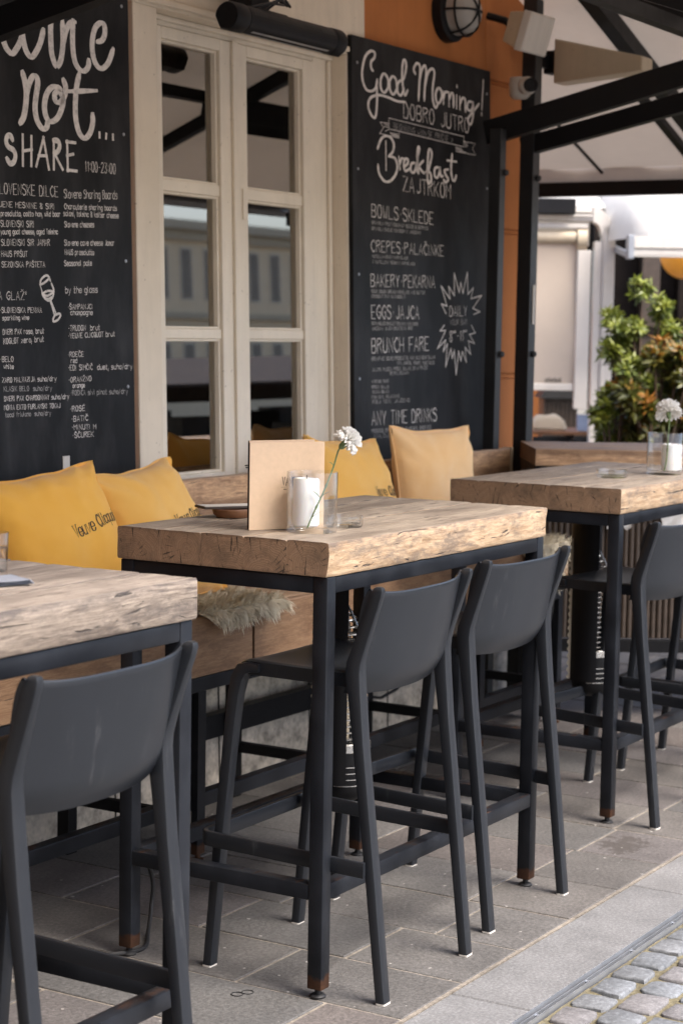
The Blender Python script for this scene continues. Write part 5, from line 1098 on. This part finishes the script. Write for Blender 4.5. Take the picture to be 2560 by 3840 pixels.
# ---------------------------------------------------------------- shrubs
pl_ = bg('planter', 'long dark wooden planter trough holding the shrubs', 'planter', 2.35, 11.2)
m = MB(); m.box(-1.0, 2.2, -.25, .25, .02, .55); m.build('trough', M['dwood'], pl_, bevel=.01)
m = MB(); m.box(-.97, 2.17, -.22, .22, .551, .575); m.build('soil', M['dark'], pl_)
def leafblob(mb, p, d, up, L, W, col):
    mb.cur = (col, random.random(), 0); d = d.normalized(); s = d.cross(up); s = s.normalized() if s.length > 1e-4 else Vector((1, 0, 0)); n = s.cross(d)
    a, b = p + d * L * .45, p + d * L
    mb.add([p, a + s * W - n * W * .25, b - n * L * .12, a - s * W - n * W * .25, a + n * W * .12], [(0, 1, 4), (1, 2, 4), (2, 3, 4), (3, 0, 4)])
def shrub(name, label, u, d, z0, blobs, mat, L, seed, tone=(0, 1), density=1.0):
    t = bg(name, label, 'shrub', u, d, z0, 'shrubs in the trough planter'); random.seed(seed); f = MB(); s = MB()
    for (x, y, z, r, nr) in blobs:
        c = Vector((x, y, z)); s.tube([(0 + x * .1, y * .1, 0), (x * .4, y * .5, z * .5), (x, y, z)], [.014, .009, .005], 6)
        for k in range(int(nr * density)):
            v = Vector((random.gauss(0, 1), random.gauss(0, 1), random.gauss(0, 1))).normalized(); rr = r * random.uniform(.45, 1.08); tip = c + Vector((v.x, v.y, v.z * .9)) * rr
            if k % 3 == 0: s.tube([c + v * r * .1, tip], [.003, .0015], 4)
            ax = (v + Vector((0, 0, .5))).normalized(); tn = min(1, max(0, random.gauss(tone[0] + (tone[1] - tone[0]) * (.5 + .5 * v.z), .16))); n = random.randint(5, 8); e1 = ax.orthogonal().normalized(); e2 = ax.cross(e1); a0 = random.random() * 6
            for j in range(n):
                a = a0 + 6.283 * j / n; dr = (e1 * math.cos(a) + e2 * math.sin(a)) * random.uniform(.6, 1.0) + ax * random.uniform(.1, .75)
                leafblob(f, tip - ax * random.uniform(0, L * .5), dr, ax, L * random.uniform(.7, 1.15), L * random.uniform(.16, .22), min(1, max(0, tn + random.uniform(-.12, .12))))
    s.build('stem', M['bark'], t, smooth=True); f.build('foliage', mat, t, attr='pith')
def cloud(x0, x1, z0, zf, n, seed, r0=.045, r1=.085, nr=16):
    random.seed(seed); out = []
    for _ in range(n):
        x = random.uniform(x0, x1); top = zf(x); out.append((x, random.uniform(-.10, .10), z0 + (top - z0) * random.random() ** .8, random.uniform(r0, r1), nr))
    return out
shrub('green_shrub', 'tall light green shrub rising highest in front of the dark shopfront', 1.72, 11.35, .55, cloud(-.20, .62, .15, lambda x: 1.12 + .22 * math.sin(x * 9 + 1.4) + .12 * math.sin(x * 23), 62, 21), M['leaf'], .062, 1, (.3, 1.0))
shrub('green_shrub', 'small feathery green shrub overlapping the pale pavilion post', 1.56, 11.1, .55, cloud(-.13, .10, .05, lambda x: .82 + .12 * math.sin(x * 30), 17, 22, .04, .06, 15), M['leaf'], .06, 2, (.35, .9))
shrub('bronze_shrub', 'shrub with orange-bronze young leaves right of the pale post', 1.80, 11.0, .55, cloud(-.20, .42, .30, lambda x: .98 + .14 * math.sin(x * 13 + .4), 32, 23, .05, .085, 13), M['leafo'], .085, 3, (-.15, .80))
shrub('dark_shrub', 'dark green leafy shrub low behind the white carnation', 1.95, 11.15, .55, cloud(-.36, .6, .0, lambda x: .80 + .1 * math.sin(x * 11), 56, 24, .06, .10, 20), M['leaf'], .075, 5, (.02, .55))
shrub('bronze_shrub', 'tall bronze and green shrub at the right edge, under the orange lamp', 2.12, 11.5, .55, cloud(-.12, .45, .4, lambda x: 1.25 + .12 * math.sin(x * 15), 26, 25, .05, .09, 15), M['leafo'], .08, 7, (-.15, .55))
lc = bg('wicker_chair', 'pale tan chair glimpsed low between the shrub leaves', 'chair', 2.05, 12.4)
m = MB(); m.grid(12, 10, lambda u, v: (-.22 + .44 * u, .1 * (2 * u - 1) ** 2, .45 + .55 * v - .08 * (2 * u - 1) ** 2)); m.box(-.22, .22, -.4, .05, .42, .46); m.build('shell', M['cloth'], lc, smooth=True)
for sx in (-1, 1):
    for yy in (-.35, .05): m = MB(); m.tube([(.2 * sx, yy, .42), (.22 * sx, yy, 0)], .014, 6); m.build('leg', M['bwood'], lc)

# ---------------------------------------------------------------- across the square: what the panes mirror
fa = thing('palace', 'long pale two-storey palace across the square, seen mirrored in the panes', 'building', (70, -44, 0), (0, 0, R_(180)))
m = MB(); m.box(-42, 50, 0, 10, 0, 8.4); m.build('wall', M['facade'], fa)
m = MB(); m.box(-42.6, 50.6, -.7, 10.6, 8.41, 8.8); m.build('roof_edge', M['beige'], fa)
for a, b in ((4.62, 4.85), (8.0, 8.4)): m = MB(); m.box(-42.3, 50.3, -.3, -.002, a, b); m.build('cornice', M['beige'], fa)
for fl in (1.3, 5.4):
    for i in range(44):
        x = -34 + i * 1.75; m = MB(); m.box(x, x + .86, -.06, -.004, fl, fl + 2.3); fo = m.build('window', M['cream'], fa)
        m = MB(); m.box(x + .08, x + .78, -.08, -.062, fl + .08, fl + 2.22); m.build('pane', M['fwin'], fo)
def stall(label, x, y, rot, dark=False):
    t = thing('market_stall', label, 'stall', (x, y, -.03), (0, 0, rot), 'market stalls on the square')
    m = MB(); m.box(-2.4, 2.4, -.4, .4, .92, .97); m.build('table_top', M['cloth'], t)
    m = MB(); m.box(-2.35, 2.35, -.38, .38, .15, .915); m.build('skirt', M['shop'], t)
    for sx in (-1, 1):
        m = MB(); m.box(sx * 2.3 - .02, sx * 2.3 + .02, -.02, .02, .972, 1.45); m.build('post', M['black'], t)
    m = MB(); m.rings([[(-2.5, y, z), (2.5, y, z), (2.5, y, z + .02), (-2.5, y, z + .02)] for y, z in ((-.7, 1.32), (-.68, 1.45), (0, 1.66), (.7, 1.45))]); m.build('shade', M['dwood'], t)
    for i in range(9): m = MB(); m.box(-2.1 + i * .5, -1.8 + i * .5, -.2, .15, .972, 1.05 + .08 * ((i * 7) % 3)); m.build('goods_crate', M['dark'], t)
stall('long dark market stall nearest on the square', 8.6, -3.9, .5); stall('dark market stall in the middle of the square', 11.5, -5.2, .6); stall('dark market stall farthest out on the square', 15.0, -7.3, .6); stall('dark market stall beside the terrace end', 12.8, -3.3, .5)

nh = thing('sky_block_house', 'unseen brown rendered house added behind the viewer to block sky light', 'building', (-11, -2, 0))  # unseen house, added to hold back sky light from the left
m = MB(); m.box(-3, 0, -14, 9, 0, 9.5); m.build('wall', M['house'], nh)
m = MB(); m.rings([[(-3.4, y, 9.51), (.4, y, 9.51), (-1.5, y, 11.5)] for y in (-14.4, 9.4)]); m.build('roof', M['bwood'], nh)
for i in range(6):
    for z in (1.0, 4.4, 7.2):
        m = MB(); m.box(.004, .03, -12.6 + i * 3.6, -11.4 + i * 3.6, z, z + 1.7); m.build('window', M['fwin'], nh)
